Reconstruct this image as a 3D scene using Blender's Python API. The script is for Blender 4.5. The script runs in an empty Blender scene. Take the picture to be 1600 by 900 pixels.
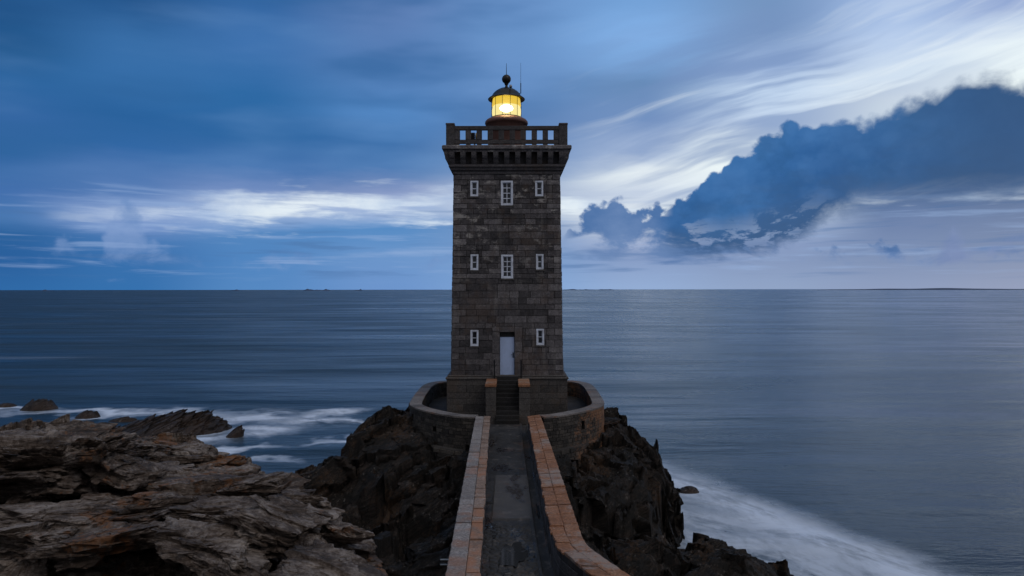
import bpy, math, random
import numpy as np
from mathutils import Vector
random.seed(7)
S = bpy.context.scene
COL = S.collection
F = 1100.0            # focal length in photo pixels (1600 wide)
CZ = 13.0             # eye height above the sea
# ------------------------------------------------------------------ camera
cam_d = bpy.data.cameras.new('camera'); cam = bpy.data.objects.new('camera', cam_d); COL.objects.link(cam)
cam.location = (0, 0, CZ)
cam.rotation_euler = (math.radians(90), math.radians(0.07), 0)
cam_d.sensor_width = 36; cam_d.lens = F / 1600 * 36
cam_d.shift_y = 2.2 / 1600
cam_d.clip_start = 0.1; cam_d.clip_end = 120000
S.camera = cam
S.view_settings.view_transform = 'Standard'; S.view_settings.look = 'None'
S.view_settings.gamma = 1; S.view_settings.use_curve_mapping = False
S.view_settings.exposure = 0.0
S.cycles.max_bounces = 4; S.cycles.diffuse_bounces = 2; S.cycles.glossy_bounces = 2; S.cycles.transparent_max_bounces = 6
S.cycles.use_adaptive_sampling = True; S.cycles.adaptive_threshold = 0.02; S.cycles.use_denoising = True
S.cycles.caustics_reflective = False; S.cycles.caustics_refractive = False

def lin(h):
    h = h.lstrip('#'); r = []
    for i in (0, 2, 4):
        c = int(h[i:i+2], 16) / 255
        r.append(c / 12.92 if c <= 0.04045 else ((c + 0.055) / 1.055) ** 2.4)
    return (r[0], r[1], r[2], 1)

class NT:
    """small helper to write node trees as expressions"""
    def __init__(s, tree): s.t = tree
    def n(s, typ, **kw):
        nd = s.t.nodes.new(typ)
        for k, v in kw.items(): setattr(nd, k, v)
        return nd
    def put(s, sock, v):
        if isinstance(v, bpy.types.NodeSocket): s.t.links.new(v, sock)
        elif v is not None: sock.default_value = v
    def m(s, op, a, b=None, c=None, clamp=False):
        nd = s.n('ShaderNodeMath', operation=op, use_clamp=clamp)
        s.put(nd.inputs[0], a); s.put(nd.inputs[1], b)
        if c is not None: s.put(nd.inputs[2], c)
        return nd.outputs[0]
    def mr(s, v, a, b, c=0., d=1., smooth=True):
        nd = s.n('ShaderNodeMapRange', interpolation_type='SMOOTHSTEP' if smooth else 'LINEAR')
        nd.clamp = True if not smooth else nd.clamp
        for i, x in enumerate((v, a, b, c, d)): s.put(nd.inputs[i], x)
        return nd.outputs[0]
    def mix(s, f, a, b, mode='MIX'):
        nd = s.n('ShaderNodeMix', data_type='RGBA', blend_type=mode)
        s.put(nd.inputs[0], f); s.put(nd.inputs[6], a); s.put(nd.inputs[7], b)
        return nd.outputs[2]
    def noise(s, vec, scale=1, detail=4, rough=.55, dist=0, col=False):
        nd = s.n('ShaderNodeTexNoise'); s.put(nd.inputs['Vector'], vec)
        nd.inputs['Scale'].default_value = scale; nd.inputs['Detail'].default_value = detail
        nd.inputs['Roughness'].default_value = rough; nd.inputs['Distortion'].default_value = dist
        return nd.outputs[1 if col else 0]
    def vor(s, vec, scale, feature='F1', out='Distance', rnd=1):
        nd = s.n('ShaderNodeTexVoronoi', feature=feature); s.put(nd.inputs['Vector'], vec)
        nd.inputs['Scale'].default_value = scale; nd.inputs['Randomness'].default_value = rnd
        return nd.outputs[out]
    def xyz(s, x, y, z=0.):
        nd = s.n('ShaderNodeCombineXYZ')
        for i, v in enumerate((x, y, z)): s.put(nd.inputs[i], v)
        return nd.outputs[0]
    def sep(s, v):
        nd = s.n('ShaderNodeSeparateXYZ'); s.put(nd.inputs[0], v); return nd.outputs
    def mapping(s, v, loc=(0,0,0), rot=(0,0,0), sc=(1,1,1)):
        nd = s.n('ShaderNodeMapping'); s.put(nd.inputs[0], v)
        nd.inputs[1].default_value = loc; nd.inputs[2].default_value = rot; nd.inputs[3].default_value = sc
        return nd.outputs[0]
    def ramp(s, f, stops, interp='LINEAR'):
        nd = s.n('ShaderNodeValToRGB'); s.put(nd.inputs[0], f)
        cr = nd.color_ramp; cr.interpolation = interp
        while len(cr.elements) < len(stops): cr.elements.new(0.5)
        for e, (p, c) in zip(cr.elements, stops): e.position = p; e.color = c
        return nd.outputs[0]
    def curve(s, x, pts, x0, x1, y0, y1):
        """piecewise-linear function of x through pts"""
        f = s.m('DIVIDE', s.m('SUBTRACT', x, x0), x1 - x0, clamp=True)
        nd = s.n('ShaderNodeFloatCurve'); s.put(nd.inputs[1], f)
        c = nd.mapping.curves[0]; P = [((a - x0) / (x1 - x0), (b - y0) / (y1 - y0)) for a, b in pts]
        c.points[0].location = P[0]; c.points[1].location = P[-1]
        for p in P[1:-1]: c.points.new(*p)
        for p in c.points: p.handle_type = 'VECTOR'
        nd.mapping.update()
        return s.m('ADD', s.m('MULTIPLY', nd.outputs[0], y1 - y0), y0)

# ------------------------------------------------------------------ sky
SUN_EL, SUN_AZ = math.radians(4), math.radians(55)
W = bpy.data.worlds.new('World'); S.world = W; W.use_nodes = True
W.node_tree.nodes.clear(); w = NT(W.node_tree)
D = w.sep(w.n('ShaderNodeTexCoord').outputs['Generated'])
Az = w.m('ARCTAN2', D[0], D[1])
Hh = w.m('SQRT', w.m('ADD', w.m('MULTIPLY', D[0], D[0]), w.m('MULTIPLY', D[1], D[1])))
Tn = w.m('DIVIDE', D[2], w.m('MAXIMUM', Hh, 1e-4))
def AT(px, py):
    a = math.atan((px - 800) / F); return a, (453 - py) / F * math.cos(a)
p0 = w.xyz(Az, Tn, 0.)
# slow warp of the cloud field
wn = w.noise(w.mapping(p0, sc=(2.2, 9, 1)), 1.0, 4, .55)
wn2 = w.noise(w.mapping(p0, loc=(5, 3, 1), sc=(5, 26, 1)), 1.0, 5, .6)
warp = w.m('ADD', w.m('MULTIPLY', w.m('SUBTRACT', wn, .5), .075), w.m('MULTIPLY', w.m('SUBTRACT', wn2, .5), .035))
warp = w.m('MULTIPLY', warp, w.mr(Tn, 0.0, 0.14, .15, 1))
Tw = w.m('ADD', Tn, warp)
# the gap in the clouds near the horizon warps on a finer scale
fac = w.m('DIVIDE', Tw, .8, clamp=True)
colsky = {
 0:   [(450,'316aa8'),(400,'2a609e'),(362,'2c629e'),(335,'4c78b2'),(300,'456fae'),(240,'3265a0'),(180,'3767a4'),(120,'2f65a0'),(60,'24598f'),(0,'245388')],
 200: [(450,'3872b0'),(400,'3a70ae'),(368,'4a78b4'),(348,'7892c8'),(325,'92a6d4'),(300,'5a7cb6'),(240,'3468a6'),(180,'2b629e'),(120,'3a70ac'),(60,'3b6ea8'),(0,'25558c')],
 400: [(450,'5a8ac4'),(400,'5486c2'),(362,'5686c0'),(352,'7f9ed0'),(328,'a4b4da'),(305,'8094c6'),(270,'4a74b0'),(215,'2f66a2'),(150,'306aa6'),(70,'4373b0'),(0,'3666a2')],
 600: [(450,'7296ce'),(400,'7096cc'),(362,'5a8cc6'),(352,'84a2d2'),(326,'b4bfe0'),(303,'8f9cc8'),(270,'4c76b0'),(230,'3a6ca8'),(180,'5888c4'),(90,'5a7eb6'),(0,'6682b8')],
 800: [(450,'86a6d6'),(400,'7c9ccc'),(355,'7e98c6'),(330,'c4cce2'),(300,'b0bad6'),(260,'8098c4'),(200,'6284b8'),(150,'6e92c8'),(60,'6e94ca'),(0,'7094ca')],
 1000:[(450,'9aaed6'),(410,'8e9fc8'),(380,'a8b0d0'),(335,'f2f0f4'),(300,'cdd2e6'),(270,'f0f0f6'),(240,'a8b6d8'),(190,'7892c2'),(130,'6c8cba'),(60,'8ab2e8'),(0,'7ba4da')],
 1200:[(450,'96a5c8'),(410,'8b9ac0'),(385,'8f9ec6'),(350,'b4c0de'),(310,'fcfcfc'),(230,'fefefe'),(195,'ccd5ec'),(150,'d0dcf4'),(110,'9fb2da'),(60,'7f98c4'),(0,'7a96c2')],
 1400:[(450,'929ec0'),(400,'8090b6'),(350,'7485ae'),(285,'6c80ac'),(240,'f8f8f8'),(190,'ffffff'),(150,'f6f6fb'),(110,'dce3f4'),(60,'c0ceee'),(0,'a6bae4')],
 1600:[(450,'969fbe'),(400,'8592b4'),(350,'7484aa'),(270,'6a7ea8'),(215,'f8f8f8'),(120,'ffffff'),(60,'f4f6fc'),(30,'c8d2ec'),(0,'9aaad6')],
}
acc = None; prevA = None
for px, rows in colsky.items():
    st = []
    for py, h in rows:
        st.append((max(0, AT(px, py)[1]) / .8, lin(h)))
    last = st[-1][1]
    st.append((.8, tuple(a * .55 + b * .45 for a, b in zip(last, lin('38619a')))))
    r = w.ramp(fac, st)
    a = AT(px, 0)[0]
    acc = r if acc is None else w.mix(w.mr(Az, prevA, a), acc, r)
    prevA = a
# wind-drawn streaks high on the right, rising to the right
swl = w.noise(w.mapping(p0, sc=(2.5, 4, 1), loc=(3, 8, 2)), 1.0, 3, .5)
p0b = w.xyz(Az, w.m('ADD', Tn, w.m('MULTIPLY', w.m('SUBTRACT', swl, .5), .09)), 0.)
sp = w.mapping(p0b, rot=(0, 0, math.radians(-15)))
sp = w.mapping(sp, sc=(2.0, 15, 1))
s1 = w.noise(sp, 1.0, 5, .52, .25)
s2 = w.noise(w.mapping(p0, rot=(0, 0, math.radians(-13)), loc=(3, 1, 0)), 1.0, 2, .5)
sp3 = w.mapping(w.mapping(p0b, rot=(0, 0, math.radians(-14))), sc=(4, 46, 1), loc=(9, 0, 0))
s3 = w.noise(sp3, 1.0, 4, .55, .2)
stk = w.m('ADD', w.m('MULTIPLY', w.m('SUBTRACT', s1, .5), 1.3), w.m('MULTIPLY', w.m('SUBTRACT', s3, .5), .55))
reg = w.m('MULTIPLY', w.mr(Az, 0.03, .3), w.m('MULTIPLY', w.mr(Tn, .08, .14), w.mr(Tn, .42, .27)))
dk = w.m('MULTIPLY', w.mr(stk, .03, -.17), reg)
lt = w.m('MULTIPLY', w.mr(stk, .02, .22), reg)
acc = w.mix(w.m('MULTIPLY', w.m('MULTIPLY', dk, w.mr(Az, .62, .35, .3, 1)), .66), acc, lin('7890c0'))
acc = w.mix(w.m('MULTIPLY', lt, .62), acc, lin('f6f6fc'))
# broad soft light / dark bands on the left
b1 = w.noise(w.mapping(w.mapping(p0, rot=(0, 0, math.radians(-2))), sc=(2.4, 9, 1), loc=(2, 7, 0)), 1.0, 4, .45)
lreg = w.m('MULTIPLY', w.mr(Az, .2, -.1), w.mr(Tn, .10, .2))
acc = w.mix(w.m('MULTIPLY', w.m('MULTIPLY', w.mr(b1, .48, .72), lreg), .5), acc, lin('6f97cc'))
acc = w.mix(w.m('MULTIPLY', w.m('MULTIPLY', w.mr(b1, .5, .34), lreg), .6), acc, lin('2e629b'))
# thin flat cloud bars over the horizon
b2 = w.noise(w.mapping(p0, sc=(5, 75, 1), loc=(1, 4, 0)), 1.0, 5, .55, .3)
hreg = w.m('MULTIPLY', w.mr(Tn, .15, .11), w.mr(Tn, .005, .03))
acc = w.mix(w.m('MULTIPLY', w.m('MULTIPLY', w.mr(b2, .52, .7), hreg), .55), acc, lin('9db2dc'))
acc = w.mix(w.m('MULTIPLY', w.m('MULTIPLY', w.mr(b2, .46, .3), hreg), .5), acc, lin('5074a8'))
# cumulus builder: outline top and base as curves over the azimuth, broken up by noise
NZ = w.m('SUBTRACT', w.noise(w.mapping(p0, loc=(2, 1.4, 2.6), sc=(1, 1.15, 1)), 14, 7, .60, .15), .5)
NB = w.m('SUBTRACT', w.noise(w.mapping(p0, loc=(5, 2, 8), sc=(1, 1.9, 1)), 12, 6, .62, .4), .5)
NS = w.mr(w.noise(w.mapping(p0, loc=(2, 5, 1), sc=(1, 1.5, 1)), 8, 6, .6), .32, .7)
NF = w.m('SUBTRACT', w.noise(w.mapping(p0, loc=(4, 8, 1), sc=(1, 7, 1)), 7, 5, .58, .15), .5)
wv = w.mix(.03, p0, w.noise(p0, 20, 2, .6, 0, True))
BL = w.m('SUBTRACT', .42, w.m('ADD', w.m('MULTIPLY', w.vor(wv, 27, 'F1'), .52), w.m('MULTIPLY', w.vor(wv, 72, 'F1'), .30)))
def cumulus(acc, top, base, dark, light, amp, soft=.004, base_soft=.02, lo=None, flat=False, billow=0., holes=0., opac=1.):
    tp = [AT(*p) for p in top]; bp = [AT(*p) for p in base]
    a0, a1 = tp[0][0], tp[-1][0]
    t = w.curve(Az, tp, a0, a1, -.05, .6); b = w.curve(Az, bp, a0, a1, -.05, .6)
    nn = w.m('MULTIPLY', NF if flat else NZ, amp)
    if billow: nn = w.m('ADD', nn, w.m('MULTIPLY', BL, amp * billow))
    if lo is not None: nn = w.m('MULTIPLY', nn, w.mr(Az, .36, .52, 1., .6))
    nm = w.m('MULTIPLY', NF if flat else NB, amp * 1.1)
    if lo is not None: nm = w.m('MULTIPLY', nm, w.mr(Az, .40, .50, 1., .3))
    ns_ = w.m('MULTIPLY', soft, -1.); mt = w.mr(w.m('ADD', w.m('SUBTRACT', t, Tn), nn), ns_, soft)
    mb = w.mr(w.m('ADD', w.m('SUBTRACT', Tn, b), nm), -.003, base_soft)
    ms = w.m('MULTIPLY', w.m('MULTIPLY', mt, mb), w.m('MULTIPLY', w.mr(Az, a0 - .002, a0 + .03), opac))
    if holes:
        hm_ = w.m('MULTIPLY', w.mr(NB, .015, .07), w.m('MULTIPLY', w.mr(Az, .45, .34), w.mr(w.m('SUBTRACT', Tn, b), .07, .02)))
        ms = w.m('MULTIPLY', ms, w.m('SUBTRACT', 1., w.m('MULTIPLY', hm_, holes)))
    hgt = w.m('DIVIDE', w.m('SUBTRACT', Tn, b), w.m('MAXIMUM', w.m('SUBTRACT', t, b), .01), clamp=True)
    c = w.mix(NS, dark, light)
    if lo is not None:
        c = w.mix(w.m('MULTIPLY', w.mr(BL, -.1, .2), .16), c, lin('5b86bf')); c = w.mix(w.m('MULTIPLY', w.mr(NZ, .02, -.12), .3), c, lin('24507f'))
        c = w.mix(w.mr(w.m('ADD', hgt, w.m('MULTIPLY', NB, 1.2)), .75, .05), c, lo)
        c = w.mix(w.m('MULTIPLY', w.mr(Az, .38, .62), .8), c, lin('34547f'))
    return w.mix(ms, acc, c)
# the bright gap in the overcast left of the tower
acc = cumulus(acc, [(60,345),(200,328),(280,322),(370,309),(480,306),(600,310),(705,313),(900,318),(960,335)],
                   [(60,347),(200,350),(300,349),(420,356),(445,350),(480,343),(600,347),(705,339),(900,335),(960,337)], lin('f2f3fa'), lin('bccae8'), .10, .016, .020, flat=True, opac=w.mr(Az, -.56, -.30, .25, .97))
# pale ragged cloud low on the left
acc = cumulus(acc, [(40,415),(60,392),(80,402),(100,388),(125,392),(150,402),(170,360),(200,338),(222,362),(232,392),(262,404),(285,412)],
                   [(40,412),(100,416),(180,420),(230,412),(285,414)], lin('5a80ba'), lin('8fa4d2'), .10, .012, .03, billow=.5, opac=.65)
# small cumulus between tower and the great cloud
acc = cumulus(acc, [(872,398),(890,375),(915,352),(945,330),(965,318),(985,335),(1005,345),(1030,338),(1060,360),(1090,390),(1110,400)],
                   [(872,392),(960,388),(1040,398),(1110,402)], lin('4c70a6'), lin('7089b8'), .11, .006, .022, billow=.5)
acc = cumulus(acc, [(900,398),(1000,392),(1100,384),(1200,392),(1230,400)],
                   [(900,404),(1100,410),(1230,402)], lin('5273a8'), lin('6c86b6'), .05, .006, .012, flat=True)
# the great dark cloud
acc = cumulus(acc, [(1020,362),(1045,332),(1070,312),(1100,284),(1128,280),(1150,244),(1180,220),(1230,194),(1290,200),(1350,200),(1400,174),(1450,150),(1500,128),(1540,115),(1570,127),(1600,136),(1750,170),(2200,330)],
                   [(1020,390),(1060,405),(1130,416),(1180,406),(1240,394),(1265,378),(1290,360),(1330,352),(1400,352),(1600,346),(1750,350),(2200,350)],
                   lin('2b5b95'), lin('3f70ab'), .085, w.mr(Az, .28, .6, .005, .012), w.mr(Az, .38, .5, .028, .06), lo=lin('3b5b88'), billow=.6, holes=.6)
# grey wisps under it
acc = cumulus(acc, [(1440,400),(1470,385),(1490,360),(1510,380),(1540,390),(1565,372),(1600,362),(1700,370)],
                   [(1440,404),(1500,418),(1560,394),(1600,388),(1700,390)], lin('6479aa'), lin('8593be'), .08, .010, .02, opac=.8)
# sky behind the camera: out of view, brightened to light the tower and walls
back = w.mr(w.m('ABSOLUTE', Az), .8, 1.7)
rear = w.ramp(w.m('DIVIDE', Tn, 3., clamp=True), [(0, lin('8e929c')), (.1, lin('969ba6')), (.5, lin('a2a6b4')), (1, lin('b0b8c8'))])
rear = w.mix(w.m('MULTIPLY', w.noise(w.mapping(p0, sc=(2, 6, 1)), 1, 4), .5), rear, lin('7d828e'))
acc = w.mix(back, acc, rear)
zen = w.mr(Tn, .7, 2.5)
acc = w.mix(zen, acc, lin('b4bccb'))  # unseen zenith, raised as well to lift walls and rocks
nish = w.n('ShaderNodeTexSky', sky_type='NISHITA', sun_disc=False, sun_elevation=SUN_EL, sun_rotation=SUN_AZ)
acc = w.mix(.015, acc, w.mix(1.0, nish.outputs[0], (.12, .12, .12, 1), 'MULTIPLY'))
acc = w.mix(w.mr(D[1], -.2, .2), acc, w.mix(1.0, acc, (.90, .985, .985, 1), 'MULTIPLY'))
W.cycles.sampling_method = 'NONE'
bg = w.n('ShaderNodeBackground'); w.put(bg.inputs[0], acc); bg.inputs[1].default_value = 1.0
wo = w.n('ShaderNodeOutputWorld'); W.node_tree.links.new(bg.outputs[0], wo.inputs[0])

sun_d = bpy.data.lights.new('sun', 'SUN'); sun = bpy.data.objects.new('sun', sun_d); COL.objects.link(sun)
sun_d.energy = 0.6; sun_d.angle = math.radians(30); sun_d.color = (1, .92, .86)
dv = Vector((.45, -.55, .9))
sun.rotation_euler = dv.to_track_quat('Z', 'Y').to_euler()

# ------------------------------------------------------------------ helpers
def tag(o, label=None, cat=None, group=None, kind=None):
    if label: o['label'] = label
    if cat: o['category'] = cat
    if group: o['group'] = group
    if kind: o['kind'] = kind
    return o
def empty(name, loc=(0, 0, 0)):
    o = bpy.data.objects.new(name, None); o.location = loc; COL.objects.link(o); return o

class MB:
    """collects faces with one random tone per stone"""
    def __init__(s): s.v = []; s.f = []; s.c = []
    def quad(s, p, c=.5):
        i = len(s.v); s.v += [tuple(q) for q in p]; s.f.append(tuple(range(i, i + len(p)))); s.c.append(c)
    def hexa(s, P, c=.5, skip=()):
        """P: 8 corners, 0-3 bottom ring ccw, 4-7 top ring"""
        i = len(s.v); s.v += [tuple(q) for q in P]
        for k, f in enumerate(((0,3,2,1),(4,5,6,7),(0,1,5,4),(1,2,6,5),(2,3,7,6),(3,0,4,7))):
            if k in skip: continue
            s.f.append(tuple(i + j for j in f)); s.c.append(c)
    def box(s, x0, x1, y0, y1, z0, z1, c=.5, b=0.0):
        if b <= 0:
            s.hexa([(x0,y0,z0),(x1,y0,z0),(x1,y1,z0),(x0,y1,z0),(x0,y0,z1),(x1,y0,z1),(x1,y1,z1),(x0,y1,z1)], c); return
        # chamfered box: three nested slabs
        i = len(s.v)
        def ring(a, z): return [(x0+a,y0+a,z),(x1-a,y0+a,z),(x1-a,y1-a,z),(x0+a,y1-a,z)]
        R = [ring(b, z0), ring(0, z0 + b), ring(0, z1 - b), ring(b, z1)]
        for r in R: s.v += r
        s.f.append((i+3,i+2,i+1,i)); s.c.append(c)
        for k in range(3):
            for j in range(4):
                a = i + 4*k + j; e = i + 4*k + (j+1) % 4
                s.f.append((a, e, e + 4, a + 4)); s.c.append(c)
        s.f.append((i+12,i+13,i+14,i+15)); s.c.append(c)
    def lathe(s, prof, cx, cy, n=40, c=.5, a0=0.):
        i = len(s.v)
        for r, z in prof:
            for k in range(n):
                a = a0 + 2 * math.pi * k / n; s.v.append((cx + r * math.cos(a), cy + r * math.sin(a), z))
        for j in range(len(prof) - 1):
            for k in range(n):
                k2 = (k + 1) % n
                s.f.append((i+j*n+k, i+j*n+k2, i+(j+1)*n+k2, i+(j+1)*n+k)); s.c.append(c)
    def tube(s, p, q, r, n=8, c=.5, r2=None):
        p = Vector(p); q = Vector(q); d = (q - p).normalized(); r2 = r if r2 is None else r2
        a = d.orthogonal().normalized(); b = d.cross(a); i = len(s.v)
        for P, R in ((p, r), (q, r2)):
            for k in range(n):
                t = 2 * math.pi * k / n; s.v.append(tuple(P + a * math.cos(t) * R + b * math.sin(t) * R))
        for k in range(n):
            k2 = (k + 1) % n; s.f.append((i+k, i+k2, i+n+k2, i+n+k)); s.c.append(c)
        s.f.append(tuple(i + k for k in reversed(range(n)))); s.c.append(c)
        s.f.append(tuple(i + n + k for k in range(n))); s.c.append(c)
    def build(s, name, mat, parent=None, smooth=False, origin=None):
        me = bpy.data.meshes.new(name)
        o3 = Vector(origin) if origin else Vector((0, 0, 0))
        if parent is not None and origin is None:
            q = parent
            while q is not None: o3 = o3 + q.location; q = q.parent
        me.from_pydata([tuple(Vector(v) - o3) for v in s.v], [], s.f)
        at = me.attributes.new('tone', 'FLOAT', 'FACE'); at.data.foreach_set('value', s.c)
        if smooth: me.shade_smooth()
        me.materials.append(mat)
        o = bpy.data.objects.new(name, me); COL.objects.link(o)
        if origin: o.location = origin
        if parent is not None: o.parent = parent
        return o

def masonry(mb, s0, s1, z0, z1, ch, ln, pos, holes=(), gap=.012, proud=.02, tone=(0, 1), quoin=None, jit=.25, ch_list=None, rng=random):
    """courses of stones on a surface; pos(s, z, d) -> point, d outwards"""
    z = z0; k = 0
    while z < z1 - 1e-4:
        h = ch * rng.uniform(1 - jit * .6, 1 + jit * .6)
        if z + h > z1 - ch * .4: h = z1 - z
        a = s0; cuts = [s0]
        if quoin:
            q = quoin[k % 2]; cuts.append(s0 + q); end = s1 - quoin[(k + 1) % 2 if len(quoin) > 2 else k % 2]
        else: end = s1
        a = cuts[-1]
        while True:
            a += ln * rng.uniform(1 - jit * 1.6, 1 + jit * 1.6)
            if a > end - ln * .35: break
            cuts.append(a)
        cuts.append(end)
        if quoin: cuts.append(s1)
        for i in range(len(cuts) - 1):
            isq = quoin and (i == 0 or i == len(cuts) - 2)
            rects = [(cuts[i], cuts[i + 1], z, z + h)]
            for (ha, hb, hz0, hz1) in holes:
                nr = []
                for (x0, x1, y0, y1) in rects:
                    if x1 <= ha or x0 >= hb or y1 <= hz0 or y0 >= hz1: nr.append((x0, x1, y0, y1)); continue
                    if x0 < ha: nr.append((x0, ha, y0, y1))
                    if x1 > hb: nr.append((hb, x1, y0, y1))
                    m0, m1 = max(x0, ha), min(x1, hb)
                    if y0 < hz0: nr.append((m0, m1, y0, hz0))
                    if y1 > hz1: nr.append((m0, m1, hz1, y1))
                rects = nr
            t = rng.uniform(*tone); t = min(1, t + .22) if isq else t
            pr = proud * rng.uniform(.45, 1.25) + (.012 if isq else 0)
            for (x0, x1, y0, y1) in rects:
                if x1 - x0 < .03 or y1 - y0 < .03: 
                    if x1 - x0 < .004 or y1 - y0 < .004: continue
                g = gap * .5; e = min(.012, (x1 - x0) * .2, (y1 - y0) * .2); b = pr
                lo = (x0 + (0 if x0 == s0 else g), x1 - (0 if x1 == s1 else g), y0 + g, y1 - g)
                o_ = [pos(lo[0], lo[2], 0), pos(lo[1], lo[2], 0), pos(lo[1], lo[3], 0), pos(lo[0], lo[3], 0)]
                i_ = [pos(lo[0] + e, lo[2] + e, b), pos(lo[1] - e, lo[2] + e, b), pos(lo[1] - e, lo[3] - e, b), pos(lo[0] + e, lo[3] - e, b)]
                mb.quad(i_, t)
                for j in range(4): j2 = (j + 1) % 4; mb.quad([o_[j], o_[j2], i_[j2], i_[j]], t)
        z += h; k += 1

def backing(mb, s0, s1, z0, z1, pos, holes=(), depth=.25, ns=1, nz=1, c=0.):
    """mortar sheet behind the stones with reveals at the openings"""
    xs = sorted(set([s0 + (s1 - s0) * i / ns for i in range(ns + 1)] + [h[0] for h in holes] + [h[1] for h in holes]))
    zs = sorted(set([z0 + (z1 - z0) * i / nz for i in range(nz + 1)] + [h[2] for h in holes] + [h[3] for h in holes]))
    for i in range(len(xs) - 1):
        for j in range(len(zs) - 1):
            cx = (xs[i] + xs[i+1]) / 2; cz = (zs[j] + zs[j+1]) / 2
            if any(h[0] < cx < h[1] and h[2] < cz < h[3] for h in holes): continue
            mb.quad([pos(xs[i], zs[j], .002), pos(xs[i+1], zs[j], .002), pos(xs[i+1], zs[j+1], .002), pos(xs[i], zs[j+1], .002)], c)
    for (a, b, u, v) in holes:
        P = [(a, u), (b, u), (b, v), (a, v)]
        for k in range(4):
            p, q = P[k], P[(k + 1) % 4]
            mb.quad([pos(*p, .01), pos(*q, .01), pos(*q, -depth), pos(*p, -depth)], .4)
        mb.quad([pos(a, u, -depth), pos(b, u, -depth), pos(b, v, -depth), pos(a, v, -depth)], .0)

# ------------------------------------------------------------------ materials
def mat(name):
    m = bpy.data.materials.new(name); m.use_nodes = True; m.node_tree.nodes.clear(); k = NT(m.node_tree)
    bs = k.n('ShaderNodeBsdfPrincipled'); out = k.n('ShaderNodeOutputMaterial')
    m.node_tree.links.new(bs.outputs[0], out.inputs[0])
    return m, k, bs
def bump(k, bs, h, strength=.5, dist=.02, prev=None):
    b = k.n('ShaderNodeBump'); k.put(b.inputs['Strength'], strength); b.inputs['Distance'].default_value = dist
    k.put(b.inputs['Height'], h)
    if prev is not None: k.put(b.inputs['Normal'], prev)
    k.put(bs.inputs['Normal'], b.outputs[0]); return b.outputs[0]
def stone_mat(name, dark, mid, light, stain=None, stain_amt=.5, stain_scale=.5, rough=.85, grain=18, speck=None, pale=None, gate=None):
    m, k, bs = mat(name)
    co = k.n('ShaderNodeTexCoord').outputs['Object']
    tone = k.n('ShaderNodeAttribute', attribute_name='tone').outputs['Fac']
    t = k.m('ADD', tone, k.m('ADD', k.m('MULTIPLY', k.m('SUBTRACT', k.noise(co, 2.3, 6, .65), .5), .9), k.m('MULTIPLY', k.m('SUBTRACT', k.noise(co, 7.5, 6, .7, .4), .5), 1.1)))
    c = k.ramp(t, [(0., lin(dark)), (.5, lin(mid)), (1., lin(light))])
    g = k.noise(co, grain, 5, .7)
    c = k.mix(k.mr(g, .35, .75), k.mix(1., c, (.55, .55, .55, 1), 'MULTIPLY'), k.mix(1., c, (1.25, 1.25, 1.25, 1), 'MULTIPLY'))
    if stain:
        n = k.noise(co, stain_scale, 6, .62, .3); n2 = k.noise(co, stain_scale * 7, 5, .65)
        if gate: n = k.m('ADD', k.m('MULTIPLY', n, .6), k.mr(k.sep(co)[0], gate[0], gate[1], .0, .3))
        f = k.m('MULTIPLY', k.mr(k.m('ADD', n, k.m('MULTIPLY', k.m('SUBTRACT', n2, .5), .5)), .50, .66), stain_amt)
        c = k.mix(f, c, lin(stain))
    if pale:
        z = k.sep(co)[2]
        n = k.noise(k.mapping(co, sc=(1, 1, 1.6), loc=(1.3, 2, .4)), 1.1, 9, .74)
        f = k.m('MULTIPLY', k.mr(n, .53, .62), k.mr(z, pale[1], pale[2]))
        c = k.mix(k.m('MULTIPLY', f, .55), c, lin(pale[0]))
    if speck:
        f = k.mr(k.vor(co, 9), .16, .05)
        f = k.m('MULTIPLY', f, k.mr(k.noise(co, 1.4, 4), .5, .6))
        c = k.mix(k.m('MULTIPLY', f, .8), c, lin(speck))
    if name == 'granite':
        sk = k.noise(k.mapping(co, sc=(3.2, 3.2, .28)), 1, 5, .6)
        c = k.mix(k.m('MULTIPLY', k.mr(sk, .54, .66), .35), c, k.mix(1., c, (.55, .52, .5, 1), 'MULTIPLY'))
        c = k.mix(k.m('MULTIPLY', k.mr(sk, .44, .34), .18), c, lin('8d8781'))
    k.put(bs.inputs['Base Color'], c); bs.inputs['Roughness'].default_value = rough
    bs.inputs['Specular IOR Level'].default_value = .3
    h = k.m('ADD', k.noise(co, grain * .6, 8, .7), k.m('MULTIPLY', k.noise(co, 3.5, 5, .6), 1.5))
    bump(k, bs, h, .7, .025)
    return m
M = {}
M['granite'] = stone_mat('granite', '343234', '575355', '7e797a', '54453b', .45, .35, pale=('b4aea8', 5.5, 11.))
M['granite_dark'] = stone_mat('granite_dark', '343233', '4d4a4b', '656062', '4c3c30', .4, .5)
M['plinth'] = stone_mat('plinth_stone', '3c3a39', '504c4a', '625e5b', '54463b', .4, .5)
M['cap'] = stone_mat('cap_stone', '68625f', '8a827e', 'a39b97', '946448', .45, .3, speck='d0c8c0')
M['cap_mixed'] = stone_mat('cap_mixed', '706058', '8e7666', 'a3938a', '98674a', .75, .35, speck='d0c8c0')
M['cap_lichen'] = stone_mat('cap_lichen', '684c3a', '936447', 'a17c63', '8b8580', .6, .7, speck='c8bcb0')
M['coping'] = stone_mat('coping', '5a5451', '716a66', '857d78', '8a5e40', .5, .5)
M['rubble'] = stone_mat('rubble', '2d2a28', '443f3b', '5e5750', '8f6547', .7, 1.1, gate=(1.8, 4.6))
M['step'] = stone_mat('step_stone', '1e1d1d', '262525', '302e2e', '2c2622', .3, .6)
M['mortar'] = stone_mat('mortar', '24211f', '2c2927', '33302d')
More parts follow.
